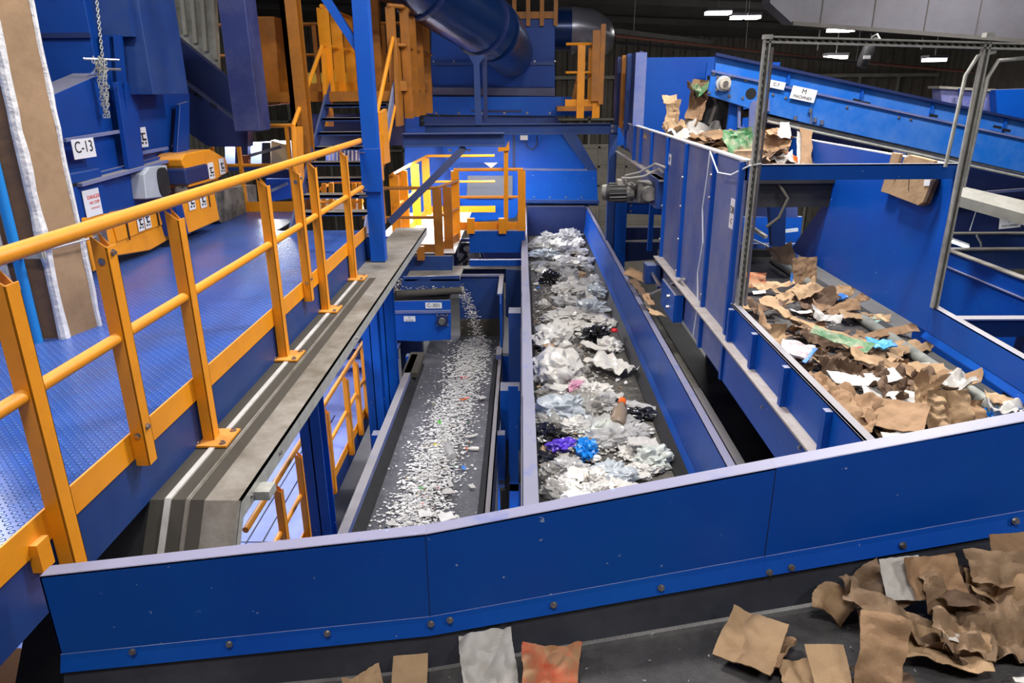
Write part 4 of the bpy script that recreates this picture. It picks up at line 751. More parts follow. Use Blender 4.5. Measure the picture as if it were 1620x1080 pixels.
# cross beams in front of the separator
cbm = thing('cross_support_frame', 'dusty dark blue beam frame crossing before the separator, post at its right end', 'frame', (0,12,1))
zb1 = at(800,213,y=13).z; zb0 = at(800,196,y=13).z
MB().box(at(672,200,y=13).x,1.68,13,13.02,zb1,zb0).build('beam_web', 'dkblue', cbm); MB().box(at(672,200,y=13).x,1.68,12.95,13.1,zb0-.015,zb0).build('beam_flange', 'dkblue', cbm); MB().box(at(672,200,y=13).x,1.68,12.95,13.1,zb1,zb1+.015).build('beam_flange', 'dkblue', cbm)
MB().box(1.545,1.68,12.95,13.1,-3.0,zb0).build('upright', 'dkblue', cbm, bevel=.004)
for z in (zb1+.05,zb1+.13): MB().hexbolt((1.59,12.95,z),(0,-1,0),.02,.02).build('bolt', 'steel', cbm)
fb = thing('near_cross_beam', 'grey-blue I-beam with a diagonal brace under its middle, left of the duct post', 'beam', (-1,10.4,1))
zb1 = at(700,232,y=10.4).z; zb0 = at(700,211,y=10.4).z; xa = at(636,220,y=10.4).x; xb = at(798,220,y=10.4).x
MB().box(xa,xb,10.45,10.47,zb1,zb0).build('beam_web', 'dkblue', fb); MB().box(xa,xb,10.38,10.55,zb0-.015,zb0).build('beam_flange', 'dkblue', fb); MB().box(xa,xb,10.38,10.55,zb1,zb1+.015).build('beam_flange', 'dkblue', fb)
MB().bar(at(735,233,y=10.45), at(616,352,y=10.0),.10,.06,(0,1,0)).build('diagonal_brace', 'navy', fb); 
for px in (712,742): MB().hexbolt(at(px,236,y=10.4),(0,0,-1),.02,.03).build('bolt', 'steel', fb)
yg = thing('hanging_yellow_post', 'yellow post hanging from the end of the near cross beam into the middle platform', 'post', at(800,290,y=12.9))
pl([(797,238),(804,238),(804,365),(797,365)],'y',12.9,.06).build('upright', 'yel', yg); pl([(788,233),(800,233),(805,223),(806,238),(788,240)],'y',12.85,.06).build('clip', 'yel', yg)
# ================================================================== MIDDLE PLATFORMS
zp = -.80
tag(box(-1.14,.06,13.02,13.5,zp-.02,zp).build('platform_floor', 'wdeck'), 'floor of the middle platform below the near cross beam', 'platform')
tag(MB().box(-.97,.06,12.95,13.0,zp-.42,zp-.02).box(-.97,.06,12.9,13.0,zp-.9,zp-.55).build('platform_edge_beam', 'wallblue'), 'blue edge beam under the middle platform railing', 'beam')
railing('middle_platform_railing', 'bright yellow railing boxed around the middle platform beside the film conveyor', [(-1.22,13,zp),(.03,13,zp)], 'yel', 1.08, posts=[(-1.20,13,zp),(.0,13,zp)], pw=.14)
for px in (745,795): 
    a = at(px,353,y=12.95); tag(box(a.x-.07,a.x+.07,12.88,12.95,a.z-.18,a.z+.1).build('clip_post', 'yel'), 'short yellow post foot below the middle platform toe board', 'post', 'post feet under the middle platform')
tag(box(-2.7,-1.15,12.0,16.2,-1.02,-1.0).build('white_platform_floor', 'wdeck'), 'glaring white floor of the small platform beyond the walkway beam', 'platform')
railing('white_platform_railing', 'yellow railing around the glaring white platform floor', [(-2.7,12.0,-1.0),(-1.42,12.0,-1.0),(-1.15,13.0,-1.0)], 'yel_shaded', 1.09, posts=[(-1.42,12.0,-1.0),(-1.28,12.3,-1.0)], pw=.15, postdown=.1)
railing('white_platform_rear_railing', 'pale lit yellow railing along the far side of the white platform', [(-2.25,12.6,-1.0),(-2.1,16.2,-1.0),(-.6,16.2,-1.0)], 'yel', 1.25, posts=[(-2.25,12.7,-1.0),(-2.2,13.4,-1),(-2.15,14.6,-1),(-2.1,15.9,-1)], pw=.16)
tag(MB().box(-2.3,-1.2,11.9,12.0,-1.45,-1.05).build('platform_beam', 'dkblue'), 'dark blue beam under the white platform', 'beam')
for px in (644,666): a = at(px,400,y=11.85); tag(box(a.x-.06,a.x+.06,11.8,11.88,a.z-.12,a.z+.12).build('clip_post', 'yel_shaded'), 'short orange post foot below the white platform toe board', 'post', 'post feet under the white platform')
# beams and steel below the platforms
ub = thing('pale_edged_beam', 'dark blue beam with dusty top crossing behind the flake belt hood', 'beam', at(750,428,y=12.8))
za = at(750,423,y=12.8).z; MB().box(-1.75,.0,12.75,12.95,za-.02,za).build('top_flange', 'grey', ub); MB().box(-1.75,.0,12.85,12.87,za-.3,za).build('web', 'navy', ub)
pl([(718,378),(826,376),(826,420),(718,424)],'y',14.2,.1).build('dark_backing', 'navy', ub) 
MB().bar(at(606,455,y=9.5), at(640,415,y=11.8),.08,.12).build('diagonal_brace', 'grey', ub); MB().bar(at(663,425,y=12), at(676,398,y=13.0),.10,.02).build('pale_strap', 'greymach', ub)
MB().bar(at(712,420,y=13.2), at(708,375,y=13.2),.14,.1,(0,1,0)).build('lavender_post', 'dustblue', ub); MB().box(at(626,440,y=12).x, at(662,440,y=12).x,12.0,12.2,-5.3,at(640,405,y=12).z).build('dark_pillar', 'navy', ub)
pl([(800,426),(827,428),(827,520),(800,500)],'y',12.6,.1).build('blue_panel', 'dkblue', ub)
# ================================================================== STAIR UP FROM THE WALKWAY
st = thing('steel_stair', 'steel stair with worn grey treads rising from the far end of the walkway', 'stair', (-2.4,9,0))
for i in range(8):
    y = 8.85+.26*i; z = .20+.178*i; MB().box(-2.80+.0,-1.93,y,y+.24,z-.03,z).build('tread', 'grey', st); MB().box(-2.80,-1.93,y,y+.012,z-.045,z+.002).build('nosing', 'dkblue', st)
MB().bar((-1.88,8.55,-.12),(-1.88,11.25,1.72),.03,.20).build('stringer', 'dustblue', st); MB().bar((-2.84,8.55,-.12),(-2.84,11.25,1.72),.03,.20).build('stringer', 'dkblue', st)
MB().prism([(-1.90,8.1,-.26),(-1.90,8.9,-.26),(-1.90,8.9,.18),(-1.90,8.6,.2)],(.02,0,0)).build('stringer_foot', 'dustblue', st)
def stairrail(x, name, label, p0, p1, q0, q1, m):
    t = thing(name, label, 'handrail', p0)
    MB().tube([p0, p1],.028,10).build('top_rail', m, t, smooth=True); MB().tube([q0, q1],.024,10).build('mid_rail', m, t, smooth=True)
    return t
sl = stairrail(-2.95,'stair_handrail','yellow handrail on the left side of the stair, nearest the yellow column', at(463,200,x=-2.9), at(517,52,x=-2.9), at(474,330,x=-2.9), at(527,112,x=-2.9),'yel')
MB().tube([at(463,200,x=-2.9), at(470,325,x=-2.9)],.028,8).build('drop_rail','yel',sl)
for px, a_, b_ in ((468,200,330),(514,80,200)): pl([(px-6,a_),(px+5,a_),(px+9,b_),(px-1,b_)],'x',-2.88,.05).build('post','yel',sl)
MB().tube([at(400,470,x=-2.9) if False else at(474,330,x=-2.9), at(484,300,x=-2.9)],.024,8).build('rail_end','yel',sl)
sr = stairrail(-1.9,'stair_handrail','yellow handrail on the right side of the stair beside the brace post', at(589,213,x=-1.86), at(623,53,x=-1.86), at(606,262,x=-1.86), at(629,145,x=-1.86),'yel')
MB().tube([at(589,213,x=-1.86), at(606,262,x=-1.86)],.028,8).build('drop_rail','yel',sr)
pl([(588,213),(597,210),(602,285),(593,288)],'x',-1.84,.05).build('post','yel',sr); pl([(598,178),(606,172),(612,256),(602,260)],'x',-1.83,.05).build('post','yel',sr); pl([(593,285),(601,283),(607,352),(598,360)],'x',-1.83,.04).build('post','yel_shaded',sr); pl([(622,60),(629,60),(634,198),(626,200)],'x',-1.85,.05).build('post','yel_shaded',sr)
# upper deck with rows of posts along its edges
ZU = 1.62
tag(MB().box(-5.2,-1.8,11.0,15,ZU-.14,ZU).build('upper_deck', 'yel_shaded'), 'orange edged upper deck at the head of the stair', 'platform')
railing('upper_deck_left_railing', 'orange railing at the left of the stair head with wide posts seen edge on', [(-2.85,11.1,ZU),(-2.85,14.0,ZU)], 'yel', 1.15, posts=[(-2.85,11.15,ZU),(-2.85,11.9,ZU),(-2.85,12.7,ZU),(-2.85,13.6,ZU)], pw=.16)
railing('upper_deck_right_railing', 'dim orange railing with many posts at the right of the stair head', [(-1.9,11.1,ZU),(-1.72,11.3,ZU),(-1.72,14.6,ZU)], 'yel_shaded', 1.15, posts=[(-1.88,11.15,ZU),(-1.72,11.4,ZU),(-1.72,12.1,ZU),(-1.72,12.9,ZU),(-1.72,13.9,ZU)], pw=.13, postdown=.4)
railing('upper_deck_cross_railing', 'thin yellow railing running across the back of the upper deck', [(-5.6,13.4,ZU),(-1.8,13.4,ZU)], 'yel_shaded', 1.1, posts=[(-5.0,13.4,ZU),(-3.6,13.4,ZU),(-2.4,13.4,ZU)], pw=.07)
tag(pl([(388,26),(434,26),(444,165),(400,170)],'y',12.2,.5).build('orange_cabinet', 'yel_shaded', bevel=.01), 'tall dim orange cabinet on the upper deck right of the lavender column', 'cabinet')
tag(pl([(447,115),(565,115),(567,140),(447,139)],'y',14.2,.1).build('yellow_banner_panel', mat('bright_yellow_panel', (.85,.62,.08), .5)), 'long bright yellow panel behind the upper deck railing', 'panel')
def col(px0, px1, y, z0, name, label, m, px_py=60):
    x0 = at(px0,px_py,y=y).x; x1 = at(px1,px_py,y=y).x; w_ = x1-x0; mb = MB()
    mb.box(x0,x1,y,y+.02,z0,4.4); mb.box(x0,x1,y+w_*.9,y+w_*.9+.02,z0,4.4); mb.box(x0,x0+w_*.3,y,y+w_*.9,z0,4.4); return tag(mb.build(name, m), label, 'column')
col(448,474,9.7,.0,'orange_column','thick orange steel column rising through the stair handrail','yel_shaded'); col(585,601,12.6,ZU,'orange_column','orange steel column behind the right stair handrail','yel_shaded'); col(651,660,14,ZU,'yellow_column','thin bright yellow column under the big duct','yel')
# rail at the back of the walkway deck
wr = railing('walkway_end_railing', 'thin orange railing across the far end of the blue walkway', [(-4.35,10.2,0),(-2.95,10.2,0)], 'yel', 1.18, tube=.028, posts=[(-4.33,10.2,0),(-3.95,10.2,0),(-3.25,10.2,0)], pw=.045)
# lit machinery beyond it
lm = thing('lit_machine_beyond', 'brightly lit blue machine with pale cream box beyond the walkway end railing', 'machine', at(420,280,y=13))
pl([(356,228),(470,222),(472,262),(356,262)],'y',13.5,.1).build('lit_panel', mat('lit_pale_blue_panel', (.35,.42,.75), .6), lm); pl([(429,222),(455,230),(455,262),(429,262)],'y',13.2,.2).build('cream_box', mat('cream_panel', (.8,.62,.3), .6), lm)  # pale blue has the bright light on this machine mixed in
pl([(372,205),(392,205),(392,262),(372,262)],'y',13.0,.15).build('dark_column', 'navy', lm); pl([(414,225),(428,225),(428,262),(414,262)],'y',13.3,.05).build('gap_shade_plate', 'ink', lm)  # ink plate paints the shade inside the gap
MB().bar(at(392,247,y=12.8), at(445,232,y=12.8),.05,.07,(0,1,0)).build('grey_arm', 'grey', lm); pl([(382,246),(393,246),(394,262),(382,262)],'y',12.7,.1).build('rusty_bracket', mat('rust', (.3,.07,.02), .7), lm)
pl([(420,283),(472,283),(472,312),(420,320)],'y',12.5,.1).build('lit_panel', bpy.data.materials['lit_blue_paint'], lm); MB().bar(at(422,305,y=12.4), at(455,290,y=12.4),.03,.05).build('grey_arm', 'greymach', lm); pl([(418,268),(475,268),(475,282),(418,282)],'y',12.3,.1).build('dark_beam', 'navy', lm); pl([(340,262),(470,262),(470,270),(340,270)],'y',12.9,.1).build('ledge', 'dkblue', lm)
# lit scene behind the stair treads
ls = thing('lit_yellow_platform_beyond', 'bright yellow platform and railings seen between the stair treads', 'platform', at(530,310,y=14))
pl([(500,315),(570,315),(575,335),(500,340)],'y',14,.1).build('pale_panel', 'wdeck', ls)
for px in (508,520,556,566): pl([(px,290),(px+7,290),(px+7,335),(px,335)],'y',13.5,.06).build('post', 'yel', ls)
MB().tube([at(500,302,y=13.5), at(528,288,y=13.8), at(575,288,y=13.8)],.03,8).build('top_rail','yel',ls); MB().tube([at(500,320,y=13.5), at(575,318,y=13.6)],.03,8).build('mid_rail','yel',ls)
pl([(515,233),(568,233),(568,258),(515,258)],'y',14,.1).build('rack', 'deck2', ls)
pl([(480,180),(640,180),(640,230),(480,230)],'y',14.6,.1).build('dark_wall', 'navy', ls)
for px in range(520,566,6): pl([(px,235),(px+2,235),(px+2,256),(px,256)],'y',13.9,.05).build('rack_bar', 'white', ls)
# far debris slope
sl2 = thing('distant_refuse_conveyor', 'distant sloping conveyor of mixed refuse seen under the middle platform', 'conveyor', at(745,405,y=15))
sm = mat('mixed_refuse', (.20,.18,.15), .8, dust=(.7,.68,.62), dustamt=1, dscale=9, bump=1, bscale=8, smudge=((.02,.02,.02),7,.5)); pl([(722,384),(752,384),(768,424),(724,424)],'y',14.0,.1).build('refuse_layer', sm, sl2)
MB().bar(at(755,380,y=13.9), at(772,426,y=13.9),.04,.1,(0,1,0)).build('side_frame','navy',sl2)
# ================================================================== LOWER DECK under the walkway
ld = thing('lower_deck', 'pale lavender-blue lower deck seen under the walkway beam', 'walkway', (-3.5,8,-2.9))
MB().box(-6.5,-2.34,2.5,12.2,-2.93,-2.90).build('deck_plate', 'deck2', ld); MB().box(-2.345,-2.33,2.5,12.2,-3.15,-2.90).build('fascia', 'dkblue', ld)
mb = MB()
for x in (-2.78,-2.95): mb.box(x,x+.012,2.5,9.5,-2.899,-2.893)
mb.box(-3.4,-2.34,6.38,6.39,-2.899,-2.894); mb.build('plate_seam', 'ink', ld)
lr = thing('lower_deck_railing', 'yellow pipe railing of the lower deck seen beneath the grey beam', 'railing', (-2.3,7,-2.9))
MB().tube([(-2.3,5.0,-1.80),(-2.3,10.4,-1.80)],.028,12).build('top_rail','yel',lr,smooth=True); MB().tube([(-2.3,5.0,-2.32),(-2.3,10.4,-2.32)],.025,12).build('mid_rail','yel',lr,smooth=True); MB().box(-2.33,-2.32,5,10.4,-2.9,-2.78).build('toe_board','yel',lr)
for y in (5.75,6.4,7.45,8.42,9.0,9.5): railpost(y,-2.95,lr,x=-2.28,top=-1.83,bolts=False,w=.08)
s2 = thing('lower_stair', 'blue stair treads at the far end of the lower deck', 'stair', (-2.9,11,-2.9))
for i in range(6): MB().box(-3.3,-2.1,11.0+.27*i,11.28+.27*i,-2.73+.2*i,-2.69+.2*i).build('tread', 'deck2', s2); MB().box(-3.3,-2.1,11.27+.27*i,11.28+.27*i,-2.73+.2*i,-2.5+.2*i).build('riser', 'navy', s2)
tag(box(at(172,860,x=-2.6).x-.6,at(172,860,x=-2.6).x,2.2,3.3,-1.5,-1.45).build('yellow_step_plate', 'yel'), 'bit of yellow plate below the walkway fascia behind the front conveyor end', 'plate')
# ================================================================== REFUSE
def bagmesh(name, m, seed, sx, sy, sz, cr=1.0, sub=4, flat=.35):
    import bmesh
    bm = bmesh.new(); bmesh.ops.create_icosphere(bm, subdivisions=sub, radius=.5)
    off = Vector((seed*3.7, seed*1.3, -seed*2.1))
    for v in bm.verts:
        p = v.co*2
        n = noise.noise(p*1.1+off)*.45
        n2 = abs(noise.noise(p*2.4+off)); n3 = abs(noise.noise(p*5.5-off)); n4 = abs(noise.noise(p*11+off))
        k = 1+cr*(n-(.30-n2)*.75-(.2-n3)*.35-(.2-n4)*.14)
        v.co = Vector((v.co.x*sx*k, v.co.y*sy*k, v.co.z*sz*k))
    lo = -sz*.5*flat
    for v in bm.verts:
        if v.co.z < lo: v.co.z = lo+(v.co.z-lo)*.12
    z0 = min(v.co.z for v in bm.verts)
    for v in bm.verts: v.co.z -= z0
    me = bpy.data.meshes.new(name); bm.to_mesh(me); bm.free(); me.materials.append(M[m])
    for p in me.polygons: p.use_smooth = True
    me.set_sharp_from_angle(angle=math.radians(42)); return me
def sheetmesh(name, m, seed, w, l, curl=.15, crease=.03, th=.004, n=18, jag=.02, fold=0, rough=1.0):
    "a crumpled or bent sheet with a torn outline and real thickness"
    r = random.Random(seed); off = Vector((seed*2.3,-seed*1.7,seed*.9)); m_ = max(4, int(n*l/max(w,l)))+1; k_ = max(4, int(n*w/max(w,l)))+1
    ca = r.uniform(0, math.pi); top = []; fa = r.uniform(-.25,.25)
    for j in range(m_):
        for i in range(k_):
            u = i/(k_-1)-.5; v = j/(m_-1)-.5; x = u*w; y = v*l
            if i in (0,k_-1): x += jag*(noise.noise(Vector((i*3.1,y*7,seed)))*2.2+noise.noise(Vector((i,y*60,seed)))*.35)
            if j in (0,m_-1): y += jag*(noise.noise(Vector((x*7,j*3.1,seed)))*2.2+noise.noise(Vector((x*60,j,seed)))*.35)
            q = Vector((x,y,0)); d = (x*math.cos(ca)+y*math.sin(ca))
            z = curl*((d/(.5*max(w,l)))**2)*max(w,l)*.5
            z += crease*(abs(noise.noise(q*6.5*rough+off))*3.0+abs(noise.noise(q*17*rough-off))*1.3+noise.noise(q*3+off))
            if fold: s = u-fa; z += fold*max(0, abs(s)-.02)*w
            top.append(Vector((x,y,z)))
    z0 = min(v.z for v in top); top = [v-Vector((0,0,z0-th)) for v in top]; N = len(top)
    vs = top+[v-Vector((0,0,th)) for v in top]; fs = []
    for j in range(m_-1):
        for i in range(k_-1):
            a = j*k_+i; fs.append((a,a+1,a+k_+1,a+k_)); fs.append((N+a,N+a+k_,N+a+k_+1,N+a+1))
    ring = [i for i in range(k_)]+[j*k_+k_-1 for j in range(1,m_)]+[(m_-1)*k_+i for i in range(k_-2,-1,-1)]+[j*k_ for j in range(m_-2,0,-1)]
    for a, b in zip(ring, ring[1:]+ring[:1]): fs.append((a,N+a,N+b,b))
    me = bpy.data.meshes.new(name); me.from_pydata(vs, [], fs); me.materials.append(M[m]); me.update()
    for p in me.polygons: p.use_smooth = True
    me.set_sharp_from_angle(angle=math.radians(25)); return me
def put(name, me, p, rot, label, cat, group=None, scl=1):
    o = bpy.data.objects.new(name, me); COL.objects.link(o); o.location = p; o.rotation_euler = rot; o.scale = (scl,)*3; WL[o.name] = Vector(p); return tag(o, label, cat, group)
seedc = [10]
def ns(): seedc[0] += 1; return seedc[0]
# ---- bags and film on the film belt: (px, py, width m, depth m, height m, material, turn, label, noun, category, crumple)
FILM = [
 (900,373,.62,.5,.34,'bagc',.3,'clear crumpled film bag at the far end of the film belt, topmost of the heap','film_bag','bag',1.1),
 (868,376,.55,.45,.28,'bagc',1.1,'clear film bag left of the topmost bag at the far end of the film belt','film_bag','bag',1.1),
 (886,392,.75,.6,.42,'bagw',.7,'large pale crumpled bag in front of the clear bags at the far belt end','film_bag','bag',1.2),
 (915,384,.30,.28,.24,'bagw',.1,'small bright white wad at the right of the far belt end','film_bag','bag',.8),
 (850,392,.55,.5,.22,'bagg',.1,'grimy clear film spread near the far left corner of the film belt','film_sheet','plastic film',1.3),
 (924,399,.34,.26,.18,'bagw',.5,'white folded bag against the right wall near the far belt end','film_bag','bag',.9),
 (866,402,.6,.5,.2,'bagt',.9,'pale blue-green film pile with a teal patch at the far left of the belt','film_bag','bag',1.2),
 (878,399,.22,.16,.13,'plb',.2,'small teal-blue plastic bag on the pale film at the far belt end','film_bag','bag',.7),
 (912,414,.62,.48,.26,'bagw',.2,'white film bag with a dark opening, upper middle of the film belt','film_bag','bag',1.2),
 (893,418,.5,.42,.24,'bagc',.6,'clear film bunch left of the white bag with the dark opening','film_bag','bag',1.2),
 (917,416,.22,.18,.13,'bagk',.6,'dark grey bag poking out of the white film, upper middle of the belt','film_bag','bag',.6),
 (870,440,.36,.34,.26,'bagk',.1,'glossy black plastic bag at the upper left of the film belt','film_bag','bag',1.1),
 (898,436,.42,.38,.28,'bagc',1.4,'clear film lump just right of the upper black bag','film_bag','bag',1.1),
 (918,436,.2,.17,.14,'kraftl',.5,'small tan food wrapper right of the clear lump beside the upper black bag','wrapper','wrapper',.7),
 (931,452,.44,.40,.28,'bagc',.1,'clear crumpled bag near the right wall level with the white card','film_bag','bag',1.1),
 (896,458,.44,.34,.26,'bagw',.5,'milky white bag behind the small white card on the film belt','film_bag','bag',1.0),
 (942,461,.30,.36,.24,'bagt',.2,'pale greenish clear bag touching the right wall beside the white card','film_bag','bag',1.0),
 (895,475,.36,.44,.2,'bagc',.7,'clear film trailing below the small white card','film_bag','bag',1.2),
 (936,484,.46,.36,.26,'bagt',.2,'pale blue-grey crumpled bag right of centre, above the folded white paper','film_bag','bag',1.1),
 (860,480,.2,.18,.15,'bagw',.2,'small white wad at the left of the belt above the big white bag','film_bag','bag',.8),
 (906,497,.66,.46,.22,'bagw',.4,'wide spread of thin white film in the middle of the belt','film_sheet','plastic film',1.3),
 (902,515,.5,.26,.16,'bagw',.1,'white film with a yellow patch above the big left bags','film_sheet','plastic film',1.1),
 (951,508,.30,.28,.16,'bagw',.3,'folded white paper bag near the right wall, above the lower black bag','paper_bag','bag',.9),
 (968,511,.16,.18,.12,'bagw',.3,'small white wad at the right wall next to the folded white paper bag','film_bag','bag',.7),
 (876,533,.56,.42,.38,'bagw',.25,'upper of two big creamy white bags at the left wall of the film belt','film_bag','bag',.8),
 (943,530,.34,.30,.28,'bagk',.7,'crumpled black bag right of centre with red scraps beside it','film_bag','bag',1.1),
 (964,547,.36,.32,.20,'bagw',.8,'white plastic tub-like bag below the lower black bag at the right wall','film_bag','bag',.9),
 (873,580,.66,.56,.44,'bagw',.9,'largest translucent white bag with red print, against the left wall','film_bag','bag',.7),
 (917,586,.22,.22,.16,'bagg',.9,'small clear ball of film right of the largest white bag','film_bag','bag',.9),
 (912,612,.24,.18,.14,'plp',.9,'small pink plastic scrap in the middle of the film belt','film_bag','bag',.9),
 (931,616,.22,.2,.16,'bagw',.9,'round white crumpled wad right of the pink scrap','film_bag','bag',.8),
 (889,645,.56,.50,.30,'bagt',.3,'big creased bluish white bag at the left above the purple bag','film_bag','bag',.9),
 (928,640,.36,.46,.24,'bagg',.3,'grimy translucent bag between the bluish white bag and the brown bottle','film_bag','bag',1.0),
 (953,635,.4,.26,.16,'bagc',.5,'clear film under the orange capped bottle','film_sheet','plastic film',1.2),
 (862,668,.34,.4,.16,'bagg',.1,'dull clear film at the left wall below the bluish white bag','film_sheet','plastic film',1.2),
 (857,684,.28,.3,.14,'bagk',.4,'black film tucked against the left wall left of the purple bag','film_sheet','plastic film',1.2),
 (1005,655,.46,.22,.14,'bagk',-.1,'flattened black bag under clear film at the right side of the belt','film_bag','bag',1.0),
 (1012,646,.52,.24,.12,'bagc',-.35,'long clear film twist lying over the flattened black bag','film_sheet','plastic film',1.3),
 (1015,680,.26,.18,.12,'bagc',-.3,'glossy clear plastic clamshell near the right wall','plastic_tray','packaging',1.1),
 (909,672,.30,.26,.16,'bagw',.5,'white shredded paper wad just above the bright blue bag','paper_wad','paper',1.1),
 (890,704,.28,.18,.13,'bagp',.35,'shiny purple plastic bag left of the bright blue bag','film_bag','bag',1.1),
 (927,710,.20,.34,.20,'bagb',.1,'bright blue plastic bag at the lower middle of the film belt','film_bag','bag',.9),
 (975,690,.54,.34,.20,'bagc',.5,'large clear crinkled bag right of the bright blue bag','film_bag','bag',1.3),
 (948,678,.40,.24,.14,'bagn',.7,'pale aqua film strip above the large clear bag','film_sheet','plastic film',1.2),
 (900,740,.34,.26,.16,'bagc',.2,'clear bag spilling below the purple bag','film_bag','bag',1.2),
 (870,745,.28,.22,.12,'bagg',.5,'olive grimy film at the left wall near the bottom of the belt','film_sheet','plastic film',1.2),
 (880,775,.24,.30,.13,'bagg',.2,'grimy dark clear film piled at the bottom left corner of the belt','film_sheet','plastic film',1.2),
 (1033,722,.34,.32,.22,'bagn',.9,'pale green film bag near the right wall at the bottom','film_bag','bag',.9),
 (1020,743,.34,.20,.12,'bagw',.4,'ragged white tissue below the pale green bag','paper_wad','paper',1.2),
 (995,715,.24,.16,.10,'bagw',.9,'torn white paper scrap between the blue and pale green bags','paper_wad','paper',1.0),
 (965,742,.30,.26,.13,'bagt',.4,'pale blue printed film below the large clear bag','film_bag','bag',1.0),
 (988,752,.26,.20,.15,'bagt',.1,'light blue bag with dark writing at the bottom of the film belt','film_bag','bag',.8),
 (945,752,.2,.16,.13,'bagw',.5,'off-white crumpled wrapper at the bottom middle of the film belt','wrapper','wrapper',.8),
 (938,778,.26,.22,.15,'bagw',.5,'white crumpled bag at the bottom middle, left of the light blue bag','film_bag','bag',1.0),
 (990,780,.32,.22,.16,'bagw',.5,'white bag half hidden by the front conveyor lip at the bottom right','film_bag','bag',.9),
 (900,770,.22,.3,.12,'bagw',.8,'white film strip at the bottom left of the film belt','film_sheet','plastic film',1.1),
 (910,790,.3,.2,.12,'scrap',.5,'pale paper pulp heap at the very bottom of the film belt','paper_wad','paper',1.3),
]
for px, py, a, b, h, m, r_, lbl, nm, cat, cr in FILM:
    p = at(px, py, z=ZB2+h*.35); p.z = ZB2+.003
    p.x = max(.12+a*.42, min(1.40-a*.42, p.x))
    me = bagmesh(nm, m, ns(), a, b, h, cr, 4, .5); put(nm, me, p, (0,0,r_), lbl, cat)
# long folded white film, paper, card
def sh(px, py, zb_, nm, m, w_, l_, rot, lbl, cat, curl=.1, crease=.02, th=.004, lift=.02, fold=0, jag=.01, n=14, grp=None):
    p = at(px, py, z=zb_+lift); me = sheetmesh(nm, m, ns(), w_, l_, curl, crease, th, n, jag, fold); return put(nm, me, p, rot, lbl, cat, grp)
sh(920,456,ZB2,'card_piece','paper',.20,.15,(.3,0,.1),'small flat white card lying on the milky bag','card',.02,.003,lift=.22)
sh(902,478,ZB2,'paper_piece','paper',.2,.12,(.2,.2,.6),'folded white paper strip above the spread white film','paper',lift=.18)
sh(965,582,ZB2,'film_sheet','bagw',.42,.56,(.1,.1,.75),'long pleated white plastic sheet right of the largest white bag','plastic film',.05,.045,lift=.05)
sh(945,552,ZB2,'film_sheet','bagw',.14,.46,(.1,.1,1.1),'curved white strip leading to the tub-like bag','plastic film',.15,.02,lift=.05)
sh(955,625,ZB2,'paper_piece','paper',.16,.42,(.1,.1,1.2),'ragged white paper strip above the brown bottle','paper',.1,.03,lift=.03)
sh(868,549,ZB2,'card_piece','kraftl',.15,.12,(.2,.2,.5),'small tan box flap below the upper big white bag','card',lift=.1)
sh(988,706,ZB2,'paper_piece','paper',.18,.12,(.2,.1,.4),'white torn paper with a ragged tail near the lower right of the film belt','paper',.1,.03)
sh(1016,703,ZB2,'paper_piece','paper',.28,.14,(.2,.1,.1),'white paper leaning on the pale green bag','paper',.1,.03,lift=.12)
bt = thing('plastic_bottle', 'brown-tinted clear bottle with orange cap on the right of the film belt', 'bottle', at(984,655,z=ZB2+.02))
a = at(976,672,z=ZB2+.07); b = at(984,636,z=ZB2+.14); d = b-a
MB().tube([a, a+d*.06, a+d*.6, a+d*.75, a+d*.9],[.06,.085,.08,.045,.035],16).build('bottle_body', mat('brown_tinted_film', (.32,.24,.17), .3, spec=.7, alpha=.85), bt, smooth=True); MB().tube([a+d*.9, a+d*1.08],.042,12).build('cap', 'capo', bt)
for (px, py, m, sz, lbl) in ((964,538,'plr',.06,'red plastic piece beside the lower black bag'),(972,524,'plr',.07,'red cup lid at the right of the lower black bag'),(883,512,'plp',.05,'pink-red scrap above the upper big white bag'),(903,505,'bagy',.07,'yellow film patch on the white film spread'),(917,579,'plr',.04,'small red scrap right of the largest white bag'),(881,571,'plr',.05,'red printed mark tag on the largest white bag'),(852,456,'plb',.05,'small blue scrap at the left wall under the upper black bag'),(974,536,'plr',.045,'small red bit under the red cup lid')):
    p = at(px, py, z=ZB2+.12); p.z = ZB2+.06 if 'bag' not in lbl else p.z; put('plastic_scrap', bagmesh('plastic_scrap', m, ns(), sz*1.6, sz*1.3, sz, .6, 2), p, (0,0,1), lbl, 'scrap')
# small scraps on the film belt: individuals, copies of a dozen shapes
def flakemesh(name, m, seed, r0):
    r = random.Random(seed); n = r.randint(4,7); pts = []
    for k in range(n): a = 2*math.pi*k/n+r.uniform(-.3,.3); q = r0*r.uniform(.5,1.2); pts.append((q*math.cos(a), q*math.sin(a)*r.uniform(.5,1), r.uniform(-.15,.15)*r0))
    z0 = min(p[2] for p in pts); pts = [(x,y,z-z0) for x,y,z in pts]; mb = MB(); mb.prism(pts, (0,0,.002)); me = bpy.data.meshes.new(name); me.from_pydata(mb.v, [], mb.f); me.materials.append(M[m]); return me
SC = [flakemesh('paper_scrap', rnd.choice(['scrap','scrap','scrapg','kraftl','scrap','bagg']), k, .05) for k in range(14)]+[bagmesh('paper_scrap', rnd.choice(['scrap','scrapg','bagw']), 400+k, .12,.09,.06, 1, 2) for k in range(8)]
def yd(lo, hi, z, pw=1.7): return None
